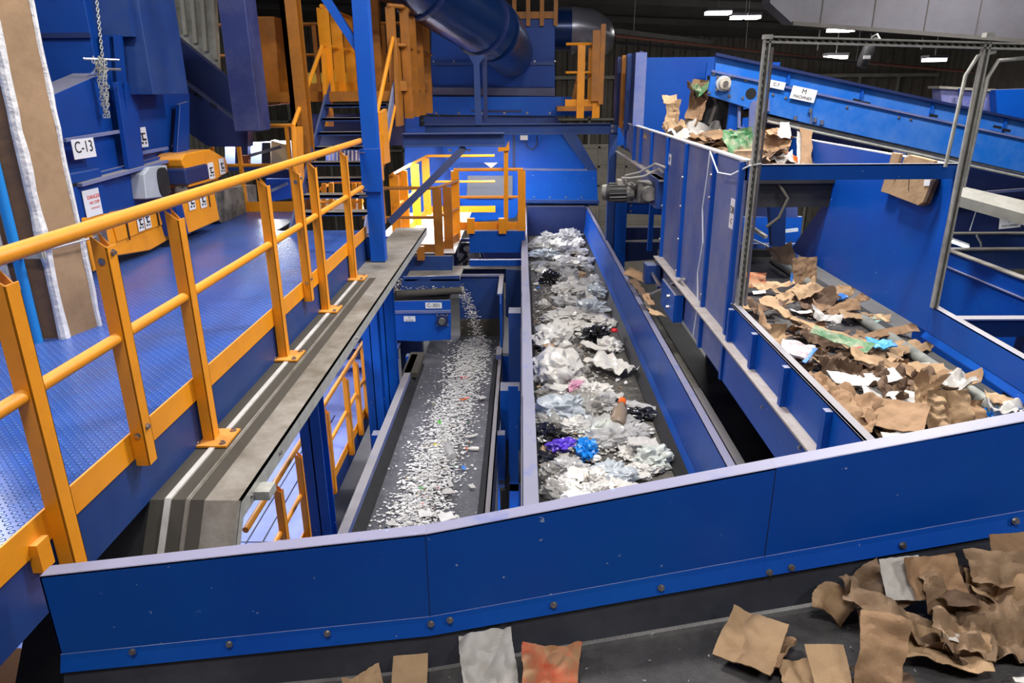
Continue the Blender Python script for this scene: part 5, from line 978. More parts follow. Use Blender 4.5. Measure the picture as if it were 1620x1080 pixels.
for k in range(290):
    py = 372+(790-372)*rnd.random()**.9; w0 = (py-141)/659.; cx = 872+ (py-372)*.13+rnd.gauss(0, 34)*(.35+.9*w0); 
    xmin = 838+ (py-368)*.045+4; xmax = 925+(py-370)*.395-14
    if cx < xmin or cx > xmax: cx = rnd.uniform(xmin, xmax)
    p = at(cx, py, z=ZB2); s_ = rnd.uniform(.4,1.15)
    p.z = ZB2+rnd.uniform(.003,.03)
    put('paper_scrap', rnd.choice(SC), p, (rnd.uniform(-.4,.4),rnd.uniform(-.4,.4),rnd.uniform(0,6.28)), 'small torn paper or film scrap scattered among the bags on the film belt', 'scrap', 'small scraps on the film belt', s_)
def crumbs(name, cols, N, fn, label, cat, s0, s1, parentless=True):
    mb = MB()
    for _ in range(N):
        p, ok = fn()
        if not ok: continue
        r0 = rnd.uniform(s0, s1); a0 = rnd.uniform(0,6.28); t1 = rnd.uniform(-.5,.5)*r0; t2 = rnd.uniform(-.5,.5)*r0; n = rnd.choice((3,4,4,5)); pts = []
        for k in range(n): a = a0+2*math.pi*k/n+rnd.uniform(-.35,.35); q = r0*rnd.uniform(.5,1.15); x_, y_ = q*math.cos(a), q*math.sin(a)*.75; pts.append(p+Vector((x_,y_,abs(t1)*.5+abs(t2)*.5+t1*x_/r0*.5+t2*y_/r0*.5)))
        mb.prism(pts, (0,0,.003))
    return tag(mb.build(name, cols), label, cat, kind='stuff')
def f2():
    y = 3.9+13*rnd.random()**1.5; x = .5+rnd.gauss(0,.26); return Vector((x,y,ZB2+.004+rnd.random()*.03)), .16 < x < 1.35
crumbs('fine_litter', 'scrapg', 2600, f2, 'fine grey-brown litter crumbs between the bags on the film belt', 'litter', .008, .028)
def f2b():
    y = 3.9+13*rnd.random()**1.5; x = .5+rnd.gauss(0,.32); return Vector((x,y,ZB2+.004+rnd.random()*.04)), .16 < x < 1.40
crumbs('fine_litter', 'scrap', 1500, f2b, 'fine white litter crumbs between the bags on the film belt', 'litter', .006, .026)
def f2c():
    y = 4+7.5*rnd.random(); x = .42+rnd.gauss(0,.2); return Vector((x,y,ZB2+.006+rnd.random()*.05)), .16 < x < 1.3
crumbs('fine_litter', 'kraftl', 500, f2c, 'tan and pinkish litter crumbs among the bags on the film belt', 'litter', .008, .03)
# ---- flakes on the flake belt
def fx(y):  # centre line drifts to the left wall as it comes nearer
    t = (y-5.4)/6.2; return -1.18+.34*t, .17-.02*t
def f1(y=None, wide=1.0):
    y = y if y is not None else 4.6+7.4*rnd.random()**1.2; c_, s_ = fx(y); x = c_+rnd.gauss(0, s_*wide); h = .06*math.exp(-((x-c_)/.2)**2); return Vector((x,y,ZB1+.003+rnd.random()*h)), -1.6 < x < -.46
FL = [flakemesh('plastic_flake', c, 60+k, .03) for k, c in enumerate(['scrap']*9+['scrapg']*2+['kraftl','bagw','paper'])]
cnt = 0; pts_ = []
while len(pts_) < 300:
    p, ok = f1(4.9+3.2*rnd.random(), 1.15)
    if ok: pts_.append(p)
for p in pts_:
    p.z += .02*rnd.random(); put('plastic_flake', rnd.choice(FL), p, (rnd.uniform(-.5,.5),rnd.uniform(-.5,.5),rnd.uniform(0,6.28)), 'white shredded plastic flake among hundreds alike on the near part of the flake belt', 'flake', 'larger flakes on the near part of the flake belt', rnd.uniform(.5,1.25))
crumbs('shredded_flakes', 'scrap', 10500, f1, 'dense stream of small white shredded flakes down the flake belt', 'flakes', .008, .031)
crumbs('shredded_flakes', 'scrapg', 1600, f1, 'grey and brown shredded flakes mixed into the white stream', 'flakes', .006, .02)
def f1w():
    y = 4.6+7.2*rnd.random(); x = rnd.uniform(-1.6,-.46); return Vector((x,y,ZB1+.003)), True
crumbs('shredded_flakes', 'paper', 650, f1w, 'thin scatter of white flakes over the whole flake belt', 'flakes', .004, .016)
for nm_, m_, N in (('pinkish','plp',60),('green','plg',22),('yellow','ply',45),('red','plr',40)):
    crumbs('coloured_flakes', m_, N, f1, f'scattered {nm_} flakes mixed into the stream on the flake belt', 'flakes', .006, .018)
def ff():
    y = 11.2+rnd.random()*.7; x = -2.9+1.78*rnd.random(); return Vector((x, y, -1.53+rnd.random()*.12)), True
crumbs('feeder_flakes', 'scrap', 500, ff, 'heaped white flakes riding on the C-301 feeder belt', 'flakes', .012, .03); crumbs('feeder_flakes', 'scrapg', 400, ff, 'heaped grey flakes riding on the C-301 feeder belt', 'flakes', .012, .03)
def fd_():
    t = rnd.random(); return Vector((-1.12+.42*t**.6+rnd.gauss(0,.05), 11.3+rnd.random()*.5, -1.48-1.1*t)), True
crumbs('falling_flakes', 'scrapg', 420, fd_, 'curtain of grey flakes falling from the feeder head', 'flakes', .008, .025); crumbs('falling_flakes', 'scrap', 260, fd_, 'pale flakes falling from the feeder head onto the belt', 'flakes', .006, .02)
# named bigger things on the flake belt
def bottle(px0, py0, px1, py1, z, r, m, cm, label, lbl_cap='cap'):
    a = at(px0,py0,z=z+r); b = at(px1,py1,z=z+r); d = b-a; t = thing('plastic_bottle', label, 'bottle', a); MB().tube([a, a+d*.05, a+d*.62, a+d*.78, a+d*.92],[r*.8,r,r,r*.5,r*.42],14).build('bottle_body', m, t, smooth=True); MB().tube([a+d*.92, a+d*1.05],r*.5,10).build(lbl_cap, cm, t)
bottle(716,722,706,698,ZB1+.03,.05,'bagc','bagw','clear plastic bottle lying in the flake stream')
bottle(758,710,738,709,ZB1,.03,'bagw','capo','small white bottle with orange cap near the right edge of the flake belt')
for px, py, m, w_, l_, lbl in ((691,724,'paper',.14,.11,'white paper square in the middle of the flake stream'),(709,778,'paper',.13,.10,'bright white card in the lower flake stream'),(712,765,'paper',.05,.12,'narrow white strip beside the bright white card'),(746,770,'paper',.05,.08,'lone white flake card near the right edge of the flake belt'),(763,630,'paper',.09,.08,'white card on the right half of the flake belt'),(735,598,'plr',.12,.05,'red shred high in the flake stream'),(733,632,'capo',.16,.03,'long orange shred at the right of the stream'),(697,671,'plg',.03,.12,'bright green strip in the flake stream'),(667,772,'plg',.06,.05,'bright green chip low in the flake stream'),(668,798,'plr',.04,.04,'dark red chip low in the flake stream'),(733,740,'plb',.04,.08,'light blue chip near the right of the flake belt'),(745,690,'paper',.18,.04,'white streak of film at the right of the flake belt'),(757,547,'ink',.14,.03,'small black strip near the far end of the flake belt'),(762,520,'paper',.1,.05,'white flake lying by the hood of the flake belt'),(690,704,'ply',.06,.06,'yellow chip in the middle of the flake stream'),(672,812,'scrap',.14,.12,'crumpled white film near the bottom of the flake stream'),(620,828,'paper',.1,.08,'white card at the very bottom left of the flake stream'),(706,818,'scrap',.16,.12,'crumpled pale bag at the bottom right of the flake stream')):
    sh(px,py,ZB1,'plastic_flake',m,w_,l_,(.15,.1,.5),lbl,'flake',.05,.01,.003,lift=.045,n=7)
# ---- more film to fill the gaps of the heap
FILM2 = [(846,420,.4,.4,.12,'bagg','grimy film flat at the left wall level with the white bag with the dark opening'),(858,428,.3,.26,.12,'bagw','small dull white film left of the upper black bag'),(907,446,.28,.22,.16,'bagw','small white film wad between the clear lump and the white card'),
 (872,503,.3,.24,.12,'bagw','thin white film at the left of the wide spread film'),(930,520,.3,.24,.13,'bagw','small white bag left of the folded white paper bag'),(906,555,.3,.26,.14,'bagg','clear bag between the two big left bags and the black bag'),(905,604,.34,.26,.14,'bagw','pale film under the pink scrap'),
 (862,622,.28,.2,.12,'bagg','yellowish film scrap at the left wall above the bluish white bag'),(880,618,.34,.24,.14,'bagw','white tissue wad above the bluish white bag'),(915,625,.26,.2,.12,'bagg','grey film right of the white tissue wad'),(950,612,.3,.2,.1,'bagw','white film strip under the pleated sheet'),
 (925,672,.26,.3,.14,'bagc','clear film filling between the blue bag and the brown bottle'),(958,668,.36,.26,.14,'bagc','clear film strand below the brown bottle'),(860,725,.2,.2,.1,'bagk','dark film scrap at the left wall beside the clear bag'),(915,752,.26,.22,.14,'bagw','small white bag under the bright blue bag'),
 (970,768,.26,.2,.12,'bagw','white shred between the off-white wrapper and the light blue bag'),(990,668,.3,.2,.12,'bagc','clear film left of the glossy clamshell'),(925,468,.3,.24,.12,'bagw','white film under the pale blue-grey bag'),(948,500,.26,.2,.1,'bagw','thin white film above the folded white paper bag'),(886,408,.36,.3,.16,'bagw','white film bunch between the two far clear bags'),(935,424,.26,.24,.12,'bagc','clear film at the right wall beside the dark opening bag'),(945,440,.2,.2,.12,'bagw','small pale film at the right wall above the greenish clear bag')]
for px, py, a, b, h, m, lbl in FILM2:
    p = at(px, py, z=ZB2+h*.35); p.z = ZB2+.003; p.x = max(.12+a*.42, min(1.40-a*.42, p.x)); put('film_scrap', bagmesh('film_scrap', m, ns(), a, b, h, 1.3, 3, .5), p, (0,0,rnd.uniform(0,6)), lbl, 'plastic film')
# ---- cardboard heap on the cardboard belt
def card(px, py, h, nm, m, w_, l_, rot, lbl, cat='cardboard', curl=.1, crease=.02, th=.005, fold=0, jag=.015, n=24, zb=ZB3):
    p = at(px, py, z=zb+h); p.x = max(p.x, 1.80+max(.42*min(w_,l_), .34*max(w_,l_))); p.x = min(p.x, 3.27-.4*min(w_,l_)); me = sheetmesh(nm, m, ns(), w_, l_, curl, crease, th, n, jag, fold); me.transform(Matrix.Translation((0,0,-.5*max(v.co.z for v in me.vertices)))); return put(nm, me, p, rot, lbl, cat)
def D(*a): return tuple(math.radians(v) for v in a)
KC = [
 (1322,622,.16,'kraft',.46,.66,D(-4,10,-30),'very large kraft cardboard sheet draped along the left wall of the cardboard belt',.04,.05,0,.03),
 (1345,640,.20,'kraft',.36,.36,D(8,14,-30),'worn square flap at the lower end of the very large kraft sheet',.05,.03,0,.02),
 (1415,655,.16,'kraft',.36,.30,D(14,-6,-35),'plain brown carton face lower centre in front of the white paper',.04,.01,0,.005),
 (1460,690,.06,'kraft',.46,.12,D(0,8,-28),'narrow kraft strip running to the front lip below the carton face',.03,.01,0,.005),
 (1390,668,.05,'kraftl',.34,.12,D(0,5,-12),'long low kraft piece under the carton face',.05,.02,0,.02),
 (1500,650,.18,'kraftl',.26,.26,D(58,0,8),'upright buckled kraft box side, lower right, with a horizontal crease',.12,.03,.2,.01),
 (1468,625,.20,'kraftl',.16,.32,D(48,10,-18),'tall folded kraft flap left of the buckled box side',.3,.03,.3,.02),
 (1535,660,.12,'kraft',.22,.26,D(40,5,0),'kraft flap right of the buckled box side',.2,.03,.1,.02),
 (1450,650,.10,'kraftd',.20,.34,D(40,20,30),'wet dark torn board between the carton face and the folded flap',.3,.06,.3,.04),
 (1480,672,.04,'kraftd',.36,.16,D(10,0,0),'dark soggy board under the buckled box side',.2,.04,0,.04),
 (1410,610,.16,'kraftd',.34,.30,D(16,0,10),'dark crumpled brown board in the middle of the heap',.3,.06,.2,.04),
 (1470,600,.14,'kraftd',.22,.18,D(20,10,40),'blackish wet board just left of the white crumpled paper',.4,.06,.3,.04),
 (1420,575,.12,'kraftl',.66,.16,D(12,4,-14),'long curved kraft strip above the pale rimmed card',.16,.02,.2,.02),
 (1470,588,.13,'kraft',.62,.12,D(14,6,-20),'second long kraft strip right of the light blue wrapper',.12,.02,.25,.02),
 (1520,612,.05,'kraftl',.24,.14,D(5,0,-10),'light kraft scrap beside the printed white sheet',.1,.02,0,.02),
 (1435,545,.09,'kraftl',.30,.22,D(6,-4,10),'torn tan board under the light blue wrapper',.05,.03,0,.03),
 (1380,548,.10,'kraftl',.46,.13,D(16,10,-22),'thin kraft strip left of the light blue wrapper',.12,.02,.2,.02),
 (1400,524,.10,'kraft',.50,.10,D(18,4,2),'folded kraft edge across the belt above the light blue wrapper',.2,.02,.3,.02),
 (1375,500,.08,'kraftl',.44,.16,D(8,0,-8),'flat brown board at the right beside the mint scrap',.08,.02,.1,.02),
 (1290,470,.17,'kraftd',.42,.26,D(18,-14,20),'brown curved board upper middle of the heap',.35,.03,.2,.03),
 (1265,462,.20,'kraftl',.50,.18,D(10,-16,24),'tan bent board crossing the upper left of the heap',.3,.03,.1,.03),
 (1330,462,.14,'kraftl',.34,.20,D(20,-20,30),'tan board rising to a point near the blue and white packet',.25,.03,.2,.03),
 (1245,495,.16,'kraftl',.16,.55,D(20,12,40),'long curved kraft strip sweeping down the left side of the heap',.5,.02,.1,.02),
 (1222,512,.13,'kraft',.14,.46,D(24,20,36),'second curved kraft strip nearer the left wall',.55,.02,.1,.02),
 (1240,540,.13,'kraftl',.12,.30,D(36,12,20),'small rolled kraft strip by the left wall',.7,.02,.1,.01),
 (1212,530,.10,'kraftd',.18,.3,D(20,12,30),'dark kraft strip closest to the left wall below the strut post',.4,.03,.1,.02),
 (1212,478,.15,'kraftd',.34,.20,D(10,-8,10),'dark brown board behind the left strut foot',.2,.03,.1,.02),
 (1225,450,.19,'kraftl',.40,.12,D(14,-10,-8),'tan board with white sticker at the upper left of the heap',.2,.02,.1,.02),
 (1320,485,.13,'kraft',.40,.16,D(18,0,-8),'mid brown board with white patches in the centre of the heap',.2,.03,.2,.02),
 (1360,475,.10,'kraft',.36,.14,D(12,-8,-14),'brown board right of centre under the packet',.2,.03,.2,.03),
 (1300,530,.10,'kraftd',.30,.26,D(10,0,-30),'grey brown wet board left of the green printed card',.2,.05,.1,.04),
 (1260,570,.12,'kraftd',.30,.18,D(20,10,-36),'dark torn board edge above the very large kraft sheet',.2,.06,.1,.04),
 (1335,575,.16,'kraftd',.44,.16,D(20,20,-46),'dark crumpled board under the green printed card',.25,.06,.1,.04),
 (1395,640,.10,'kraftl',.16,.14,D(16,0,10),'small tan box corner behind the carton face',.1,.02,.3,.01),
 (1420,690,.05,'kraftl',.24,.16,D(0,0,5),'tan board touching the front lip at the bottom of the heap',.05,.02,0,.02),
 (1555,675,.06,'kraft',.28,.14,D(5,0,12),'brown board beside the blue film at the front lip',.05,.03,0,.02),
 (1600,630,.12,'kraftl',.20,.12,D(5,5,-20),'tan board at the right wall by the front lip',.05,.02,0,.02),
 (1540,655,.08,'kraftl',.40,.05,D(15,5,-24),'thin curling kraft strip right of the buckled box',.3,.02,0,.01),
]
for px, py, h, m, w_, l_, rot, lbl, curl, cr, fold, jag in KC: card(px, py, h, 'cardboard_piece', m, w_, l_, rot, lbl, 'cardboard', curl, cr, .006, fold, jag)
card(1276,428,.16,'folded_box','kraft',.26,.30,D(72,0,-6),'flat folded brown box standing upright at the far end of the cardboard belt','box',.06,.02,.02,0,.012)
card(1197,444,.16,'printed_carton','redc',.20,.18,D(60,0,-4),'red printed kraft carton by the left strut post','box',.06,.02,.02,0,.012)
card(1201,462,.20,'white_sticker','paper',.12,.07,D(12,-8,-8),'white shipping sticker on the tan board at the upper left of the heap','sticker',0,.003,.002,0,.002,8)
card(1366,597,.20,'rimmed_card','paper',.50,.14,D(16,0,8),'pale rimmed curved card in the middle of the heap','card',.2,.01,.006,0,.01)
card(1408,632,.14,'paper_sheet','paper',.34,.26,D(10,0,-20),'white paper wedge behind the brown carton face','paper',.05,.01,.003,0,.02)
card(1500,605,.12,'crumpled_paper','paper',.30,.22,D(10,0,-10),'white crumpled paper at the right of the heap','paper',.15,.06,.003,.1,.03)
card(1502,583,.06,'printed_sheet','paper',.24,.16,D(4,0,-16),'white printed sheet lying on the belt at the right','paper',.05,.01,.003,0,.02)
card(1330,535,.20,'green_carton','green',.46,.13,D(14,8,-42),'green and red printed carton side in the centre of the heap','carton',.08,.01,.006,0,.01)
card(1312,524,.21,'white_carton_edge','kraftl',.66,.05,D(14,8,-44),'long pale carton edge running beside the green printed carton','carton',.05,.01,.006,0,.01)
card(1393,543,.14,'blue_wrapper','bluec',.21,.15,D(8,0,-6),'light blue plastic wrapper lying on the right of the heap','wrapper',.1,.02,.01,0,.01)
card(1261,553,.21,'printed_pack','pinkp',.24,.16,D(20,10,-24),'pink and white printed pack against the left wall','pack',.15,.01,.02,0,.01)
card(1281,563,.20,'blue_pack_edge','plb',.03,.18,D(20,10,-44),'dark blue strip beside the pink and white printed pack','strip',.1,.01,.01,0,.005)
card(1328,468,.14,'blue_white_packet','plb',.14,.11,D(10,0,20),'blue and red printed packet at the upper right of the heap','packet',.3,.03,.015,0,.01)
card(1314,465,.15,'white_packet_end','paper',.13,.07,D(20,0,35),'white crinkled end of a packet beside the blue printed packet','packet',.3,.02,.006,0,.01)
card(1310,500,.14,'white_torn_sheet','paper',.26,.13,D(20,10,-30),'white torn sheet with dark patches in the centre of the heap','paper',.2,.04,.004,.1,.03)
card(1268,492,.16,'white_paper_strip','paper',.20,.05,D(10,0,8),'small white paper strip on the mid brown board','paper',.1,.01,.003,0,.01)
card(1406,509,.06,'mint_scrap','mint',.14,.08,D(12,0,10),'mint green torn scrap by the grey tube','scrap',.3,.03,.004,0,.02)
card(1568,652,.06,'blue_film','bagb',.34,.12,D(8,0,14),'torn bright blue film at the front lip','plastic film',.3,.05,.004,.1,.04)
card(1600,648,.10,'white_scrunched_paper','paper',.26,.16,D(10,0,10),'white scrunched paper at the front right corner of the belt','paper',.2,.05,.004,.1,.03)
card(1425,690,.10,'white_printed_paper','paper',.22,.10,D(8,0,4),'white printed paper by the front lip at the bottom of the heap','paper',.1,.01,.003,0,.02)
card(1253,443,.24,'blue_striped_strip','plb',.03,.14,D(70,0,10),'small blue and white strip standing near the folded box','strip',.1,.01,.01,0,.004)
card(1235,400,.30,'pale_folded_paper','paperb',.30,.24,D(40,0,10),'cream folded paper lying beyond the far end of the cardboard belt','paper',.3,.02,.004,.2,.02,zb=-.5)
for k in range(34):   # small torn pieces that fill the heap
    t = rnd.random(); px = 1190+ t*330+rnd.gauss(0,26); py = 470+t*185+rnd.gauss(0,26)
    p = at(px, py, z=ZB3+.05); p.z = ZB3+rnd.uniform(.01,.09)
    if not (1.98 < p.x < 3.05 and 3.3 < p.y < 7.6): continue
    me = sheetmesh('torn_cardboard_scrap', rnd.choice(['kraft','kraftl','kraftd','kraftd','paperb']), ns(), rnd.uniform(.14,.34), rnd.uniform(.08,.2), rnd.uniform(.1,.4), .03, .005, 9, .03, rnd.choice((0,.2)))
    put('torn_cardboard_scrap', me, p, (rnd.uniform(-.3,.5),rnd.uniform(-.3,.3),rnd.uniform(0,6.28)), 'small torn brown cardboard scrap buried in the big cardboard heap', 'cardboard', 'torn scraps buried in the cardboard heap')
def f3_():
    t = rnd.random(); p = at(1190+t*360+rnd.gauss(0,40), 470+t*190+rnd.gauss(0,34), z=ZB3+.004); return p, 1.85 < p.x < 3.1 and 3.0 < p.y < 7.6
crumbs('cardboard_crumbs', 'kraft', 700, f3_, 'fine brown fibre crumbs under the cardboard heap', 'litter', .006, .03)
crumbs('cardboard_crumbs', 'scrapg', 400, f3_, 'fine grey crumbs under the cardboard heap', 'litter', .005, .02)
# big flattened box hooked over the right wall
bb = thing('flattened_box', 'large tan flattened box hooked over the right wall of the chute', 'box', (3.22,6.6,.8))
p = [at(q[0], q[1], x=3.27) for q in ((1411,241),(1424,243),(1410,308),(1393,303))]; MB().prism(p,(.03,0,0)).build('side_flap','kraftl',bb,bevel=.004)
p = [at(q[0], q[1], x=3.24) for q in ((1430,250),(1440,245),(1478,254),(1474,285),(1460,320),(1452,325),(1408,308))]; MB().prism(p,(.03,0,0)).build('main_panel','kraftl',bb,bevel=.004)
p = [at(q[0], q[1], x=3.29) for q in ((1434,247),(1482,258),(1479,288),(1466,322),(1456,326),(1412,306))]; MB().prism(p,(.03,0,0)).build('rear_panel','kraftd',bb)
p = [at(q[0], q[1], x=3.232) for q in ((1462,284),(1472,284),(1470,294),(1461,294))]; MB().prism(p,(.004,0,0)).build('white_sticker','white',bb)
p = [at(q[0], q[1], x=3.235) for q in ((1438,282),(1437,300))]; MB().bar(p[0],p[1],.006,.004,(1,0,0)).build('slit','kraftd',bb)
# upper trough heap and falling pieces
UZ = .70
UC = [(1100,208,.18,'paper',.55,.40,D(14,0,-14),'large white crumpled sheet at the left of the upper trough heap','paper',.2,.07),(1085,212,.10,'kraftl',.4,.3,D(10,0,0),'tan board under the white sheet in the upper trough','cardboard',.1,.03),(1130,216,.16,'kraft',.5,.22,D(16,0,-18),'brown board behind the green printed box flap','cardboard',.2,.04),
 (1120,224,.08,'paperb',.5,.16,D(10,0,-20),'tan torn strip along the trough edge left of the green print','cardboard',.2,.04),(1148,212,.22,'kraft',.34,.20,D(20,0,4),'open brown box flap above the green printed card','cardboard',.05,.01),(1170,228,.20,'green',.28,.30,D(66,0,10),'green printed card standing behind the left strut post','card',.25,.03),
 (1150,236,.10,'kraftd',.4,.2,D(30,0,-12),'dark brown box side left of the green printed card','cardboard',.2,.02),(1225,222,.22,'kraft',.30,.24,D(50,0,-10),'brown paper bag body right of the left strut post','paper bag',.3,.05),(1230,212,.30,'kraft',.30,.10,D(20,10,18),'dark open box flap over the brown bag','cardboard',.1,.02),
 (1240,205,.34,'paper',.10,.16,D(60,0,-14),'white pointed paper corner sticking up in the upper trough','paper',.1,.01),(1215,245,.16,'bagw',.44,.22,D(20,0,-4),'white film heap right of the left strut post in the upper trough','plastic film',.2,.07),(1235,250,.14,'paper',.4,.16,D(12,0,-6),'white paper at the front of the upper trough heap','paper',.2,.05),
 (1252,246,.16,'capo',.10,.22,D(40,0,30),'orange red printed pack wedged at the front of the upper heap','pack',.1,.02),(1262,256,.10,'paper',.36,.05,D(10,0,10),'white curled strip at the front edge of the upper trough','paper',.4,.02),(1215,256,.07,'kraftl',.5,.14,D(8,0,0),'tan board at the front edge of the upper trough','cardboard',.1,.04),
 (1277,234,.34,'kraft',.14,.40,D(62,14,14),'narrow flat cardboard plank leaning against the trough wall','cardboard',.02,.005),(1268,236,.32,'paper',.10,.36,D(62,14,20),'white edged plank behind the leaning cardboard plank','cardboard',.02,.005),(1190,262,.05,'kraftl',.4,.12,D(30,0,0),'tan board hanging over the end of the upper trough','cardboard',.2,.03),
 (1072,200,.14,'kraftl',.2,.14,D(20,0,0),'small tan wad at the far left of the upper trough heap','cardboard',.3,.05),(1180,246,.06,'plr',.10,.08,D(10,0,0),'reddish scrap at the trough edge by the strut post','scrap',.2,.02),(1110,222,.05,'kraftd',.7,.2,D(6,0,-14),'long dark board along the left edge of the upper trough','cardboard',.1,.04),(1200,236,.12,'kraftd',.4,.3,D(20,0,0),'shadowed brown board behind the strut post in the upper trough','cardboard',.2,.05)]
for px, py, h, m, w_, l_, rot, lbl, cat, curl, cr in UC:
    w_ *= 1.2; l_ *= 1.25; h *= 1.25
    y_ = 9.3 if px < 1110 else (8.9 if px < 1160 else 8.35); p = at(px, py, y=y_); me = sheetmesh('trough_piece', m, ns(), w_, l_, curl, cr, .006, 14, .02, 0); me.transform(Matrix.Translation((0,0,-.5*max(v.co.z for v in me.vertices))))
    p.z = max(p.z, UZ+.02); put(cat.replace(' ','_')+'_piece', me, p, rot, lbl, cat)
put('trough_filler', bagmesh('trough_filler','paperb',ns(),1.25,2.5,.5,1.0,4,.4), Vector((2.5,9.3,UZ)), (0,0,.1), 'brown paper mass under the sheets of the upper trough', 'paper')
def fall(px, py, y, m, w_, l_, rot, lbl, curl, cr, fold=0): p = at(px, py, y=y); me = sheetmesh('falling_cardboard', m, ns(), w_, l_, curl, cr, .012, 16, .02, fold); me.transform(Matrix.Translation((0,0,-.5*max(v.co.z for v in me.vertices)))); put('falling_cardboard', me, p, rot, lbl, 'cardboard')
fall(1064,183,10.2,'kraftl',.20,.42,D(82,0,4),'tan cardboard piece standing on end at the back left of the chute',.15,.02,.25)
fall(1059,157,10.1,'kraftl',.20,.12,D(60,0,10),'folded top flap over the tan standing piece',.2,.02)
put('cardboard_wad', bagmesh('cardboard_wad','kraftl',ns(),.18,.15,.2,.9,3), at(1057,206,y=10.0), (0,0,0), 'small tan wad at the foot of the standing tan piece', 'cardboard')
fall(1104,158,9.5,'kraft',.22,.50,D(78,6,-16),'long brown cardboard falling beside the conveyor head',.25,.03,.2)
fall(1110,136,9.4,'green',.30,.14,D(40,0,30),'green and white crumpled sheet tumbling off the conveyor head',.3,.07,.2)
fall(1096,182,9.5,'kraft',.14,.30,D(70,0,-40),'small brown strip falling below the long brown piece',.4,.02)
fall(1102,142,9.45,'kraftd',.30,.16,D(50,10,36),'dark brown folded piece at the lip of the feed conveyor',.4,.04,.3)
put('rubber_curtain', sheetmesh('rubber_curtain','black',ns(),.55,.5,.05,.01,.01,8,.005), at(1140,178,y=9.6), D(84,0,-8), 'black rubber curtain hanging under the conveyor head', 'curtain')
tag(MB().bar(at(1122,196,y=9.4), at(1132,168,y=9.4),.03,.02,(0,1,0)).build('pale_strip','grey'), 'thin pale strip falling under the conveyor head', 'strip')
# lodged boards between film belt wall and its outer ledge
def lodge(px, py, y, m, w_, l_, rot, lbl): p = at(px, py, y=y); me = sheetmesh('lodged_cardboard', m, ns(), w_, l_, .08, .02, .006, 10, .02, 0); put('lodged_cardboard', me, p, rot, lbl, 'cardboard')
lodge(1005,437,9.2,'kraft',.30,.22,D(12,20,-24),'brown cardboard flap with white tape lodged beside the film belt wall'); lodge(1035,497,7.2,'kraftl',.12,.30,D(0,14,6),'narrow tan board stuck on the ledge beside the film belt wall')
lodge(1012,460,8.4,'kraftd',.12,.9,D(0,10,4),'long dusty board lying in the groove beside the film belt wall'); lodge(1025,478,7.6,'kraft',.10,.4,D(0,10,4),'thin brown board in the groove behind the narrow tan one')
# ---- cardboard on the front belt, close to the viewer
def fb_(px, py, h, nm, m, w_, l_, rot, lbl, cat, curl=.1, crease=.015, th=.004, fold=0, jag=.01, n=34, y=None):
    # find the point on the sloping belt
    z = -.2
    for _ in range(6): p = at(px, py, z=z+h); z = zb(p.x, p.y)
    me = sheetmesh(nm, m, ns(), w_, l_, curl, crease, th, n, jag, fold); me.transform(Matrix.Translation((0,0,-.5*max(v.co.z for v in me.vertices)))); p.z = max(p.z, zb(p.x,p.y)+.012)
    return put(nm, me, p, rot, lbl, cat)
fb_(1187,1012,.07,'folded_paper_bag','kraftl',.185,.185,D(24,-8,-40),'folded kraft paper bag alone in the middle right of the front belt','paper bag',.06,.014,.006,.08,.003)
fb_(1208,1026,.03,'bag_underside','kraft',.17,.14,D(8,-20,-36),'lower layer of the folded kraft bag peeking out at its right','paper bag',.1,.02,.004,.1,.01)
fb_(772,1045,.06,'white_paper_bag','paper',.19,.20,D(30,-4,4),'bright white crumpled paper bag on the front belt','paper bag',.06,.03,.006,.05,.008)
fb_(872,1052,.05,'printed_food_bag','redc',.19,.15,D(26,-4,-6),'crumpled tan food bag with red print right of the white bag','paper bag',.16,.03,.006,.08,.012)
fb_(648,1072,.04,'carton_panel','kraftl',.125,.16,D(24,-4,2),'plain tan carton panel cut off by the bottom edge','cardboard',.01,.002,.006,0,.001)
fb_(575,1082,.02,'torn_kraft_piece','kraftl',.14,.10,D(14,-4,20),'torn kraft piece peeking in left of the carton panel','cardboard',.1,.02,.004,.1,.02)
fb_(200,1085,.03,'small_kraft_tip','kraft',.06,.06,D(40,0,30),'tiny kraft tip peeking in at the bottom left','cardboard',.1,.01)
fb_(1322,955,.05,'torn_paper_strip','kraftl',.10,.10,D(20,-14,50),'ragged brown paper end at the left of the big paper drape','paper',.2,.03,.003,.1,.02)
fb_(1380,940,.08,'brown_paper_drape','paperb',.18,.16,D(30,-10,20),'peaked brown paper rising at the upper left of the big drape','paper',.2,.05,.003,.25,.02)
fb_(1450,980,.11,'brown_paper_drape','paperb',.40,.13,D(16,0,-28),'long brown paper swag running down to the right across the front heap','paper',.16,.045,.003,.12,.02)
fb_(1550,975,.09,'brown_paper_drape','paperb',.27,.26,D(20,-8,-12),'wide crumpled brown paper at the right of the front heap','paper',.2,.06,.003,.15,.03)
fb_(1520,1022,.05,'brown_paper_drape','kraftd',.16,.13,D(10,-8,12),'lower end of the brown paper hanging at the right of the front heap','paper',.2,.06,.003,.2,.03)
fb_(1430,915,.14,'white_sided_box_flap','paper',.13,.13,D(56,-10,-4),'pale inside face of an open carton at the top of the front heap','cardboard',.04,.005,.005,0,.006)
fb_(1478,912,.15,'open_carton','kraft',.16,.13,D(54,-8,4),'orange-brown open carton side beside its pale face','cardboard',.1,.015,.006,.15,.008)
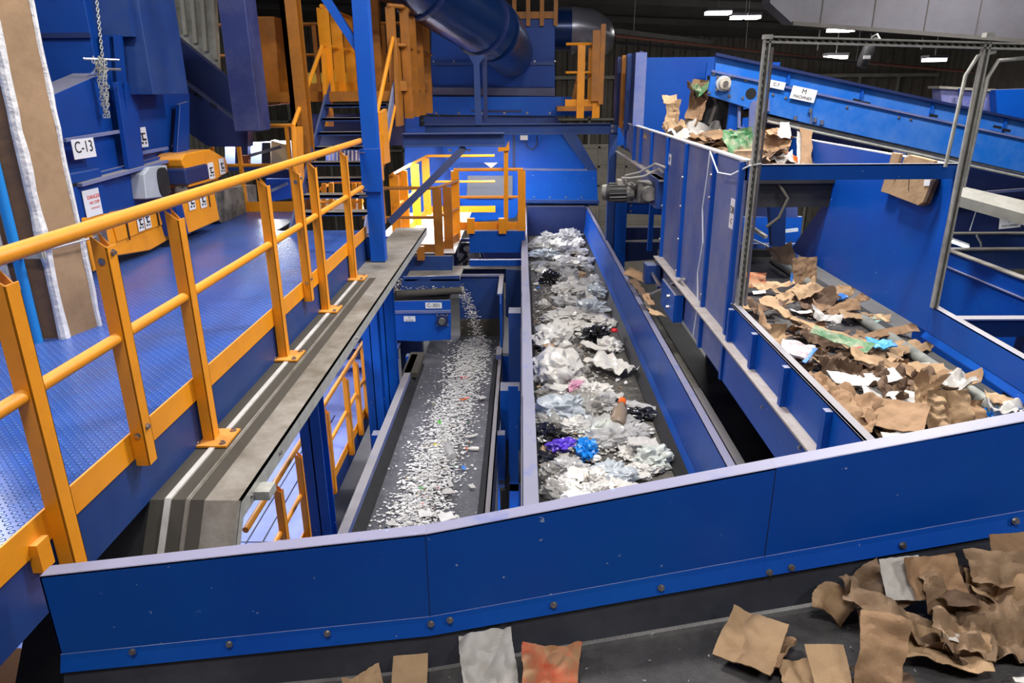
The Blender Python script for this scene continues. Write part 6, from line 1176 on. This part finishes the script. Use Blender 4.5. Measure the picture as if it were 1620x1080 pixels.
fb_(1395,1050,.11,'tall_kraft_carton','kraft',.13,.27,D(44,4,-18),'tall dark kraft carton standing at the bottom of the front heap','cardboard',.14,.02,.006,.1,.01)
fb_(1312,1058,.07,'light_carton_panel','kraftl',.105,.14,D(30,-6,-6),'light square carton panel left of the tall kraft carton','cardboard',.02,.003,.005,0,.003)
fb_(1270,1068,.03,'rolled_kraft_bag','kraftl',.13,.09,D(20,-6,4),'rolled kraft bag edge at the bottom beside the light carton panel','paper bag',.3,.02,.004,.2,.012)
fb_(1480,1020,.06,'torn_tan_carton','kraftl',.26,.12,D(26,-6,-18),'torn tan carton with white scraps under the brown swag','cardboard',.15,.03,.005,.15,.02)
fb_(1505,1005,.09,'small_white_scrap','paper',.05,.03,D(20,0,-30),'small white scrap on the torn tan carton','scrap',0,.005,.002,0,.004,6)
fb_(1420,985,.12,'small_white_scrap','paper',.045,.03,D(40,0,30),'small white corner showing between swag and tall carton','scrap',0,.005,.002,0,.004,6)
fb_(1600,900,.16,'kraft_paper_roll','paperb',.22,.10,D(30,-10,-14),'tan paper fold at the right edge over the front heap','paper',.3,.03,.004,.2,.015)
fb_(1600,870,.16,'kraft_carton_corner','kraft',.12,.10,D(66,-10,-6),'pink-brown carton corner at the right edge just below the blue flange','cardboard',.03,.005,.005,0,.005)
fb_(1530,925,.10,'dark_brown_paper','kraftd',.26,.16,D(20,-8,6),'dark crumpled paper in the hollow of the front heap','paper',.2,.05,.003,.2,.02)
fb_(1590,925,.11,'brown_paper_drape','kraftl',.20,.14,D(26,-10,-10),'upper right brown paper fold against the skirt','paper',.2,.05,.003,.2,.02)
fb_(1400,1078,.03,'under_carton','kraftd',.16,.10,D(10,0,0),'shadowed board under the tall kraft carton','cardboard',.1,.02)
fb_(1615,1075,.02,'white_fleck','paper',.04,.02,D(5,0,0),'white fleck at the bottom right corner of the front belt','scrap',0,.003,.002,0,.004,6)
def fbf():
    x = rnd.uniform(-1.2,2.2); y = rnd.uniform(1.0,1.95); return Vector((x,y,zb(x,y)+.004)), True
crumbs('belt_flecks', 'scrapg', 170, fbf, 'tiny pale flecks scattered over the front belt', 'litter', .0015, .006)
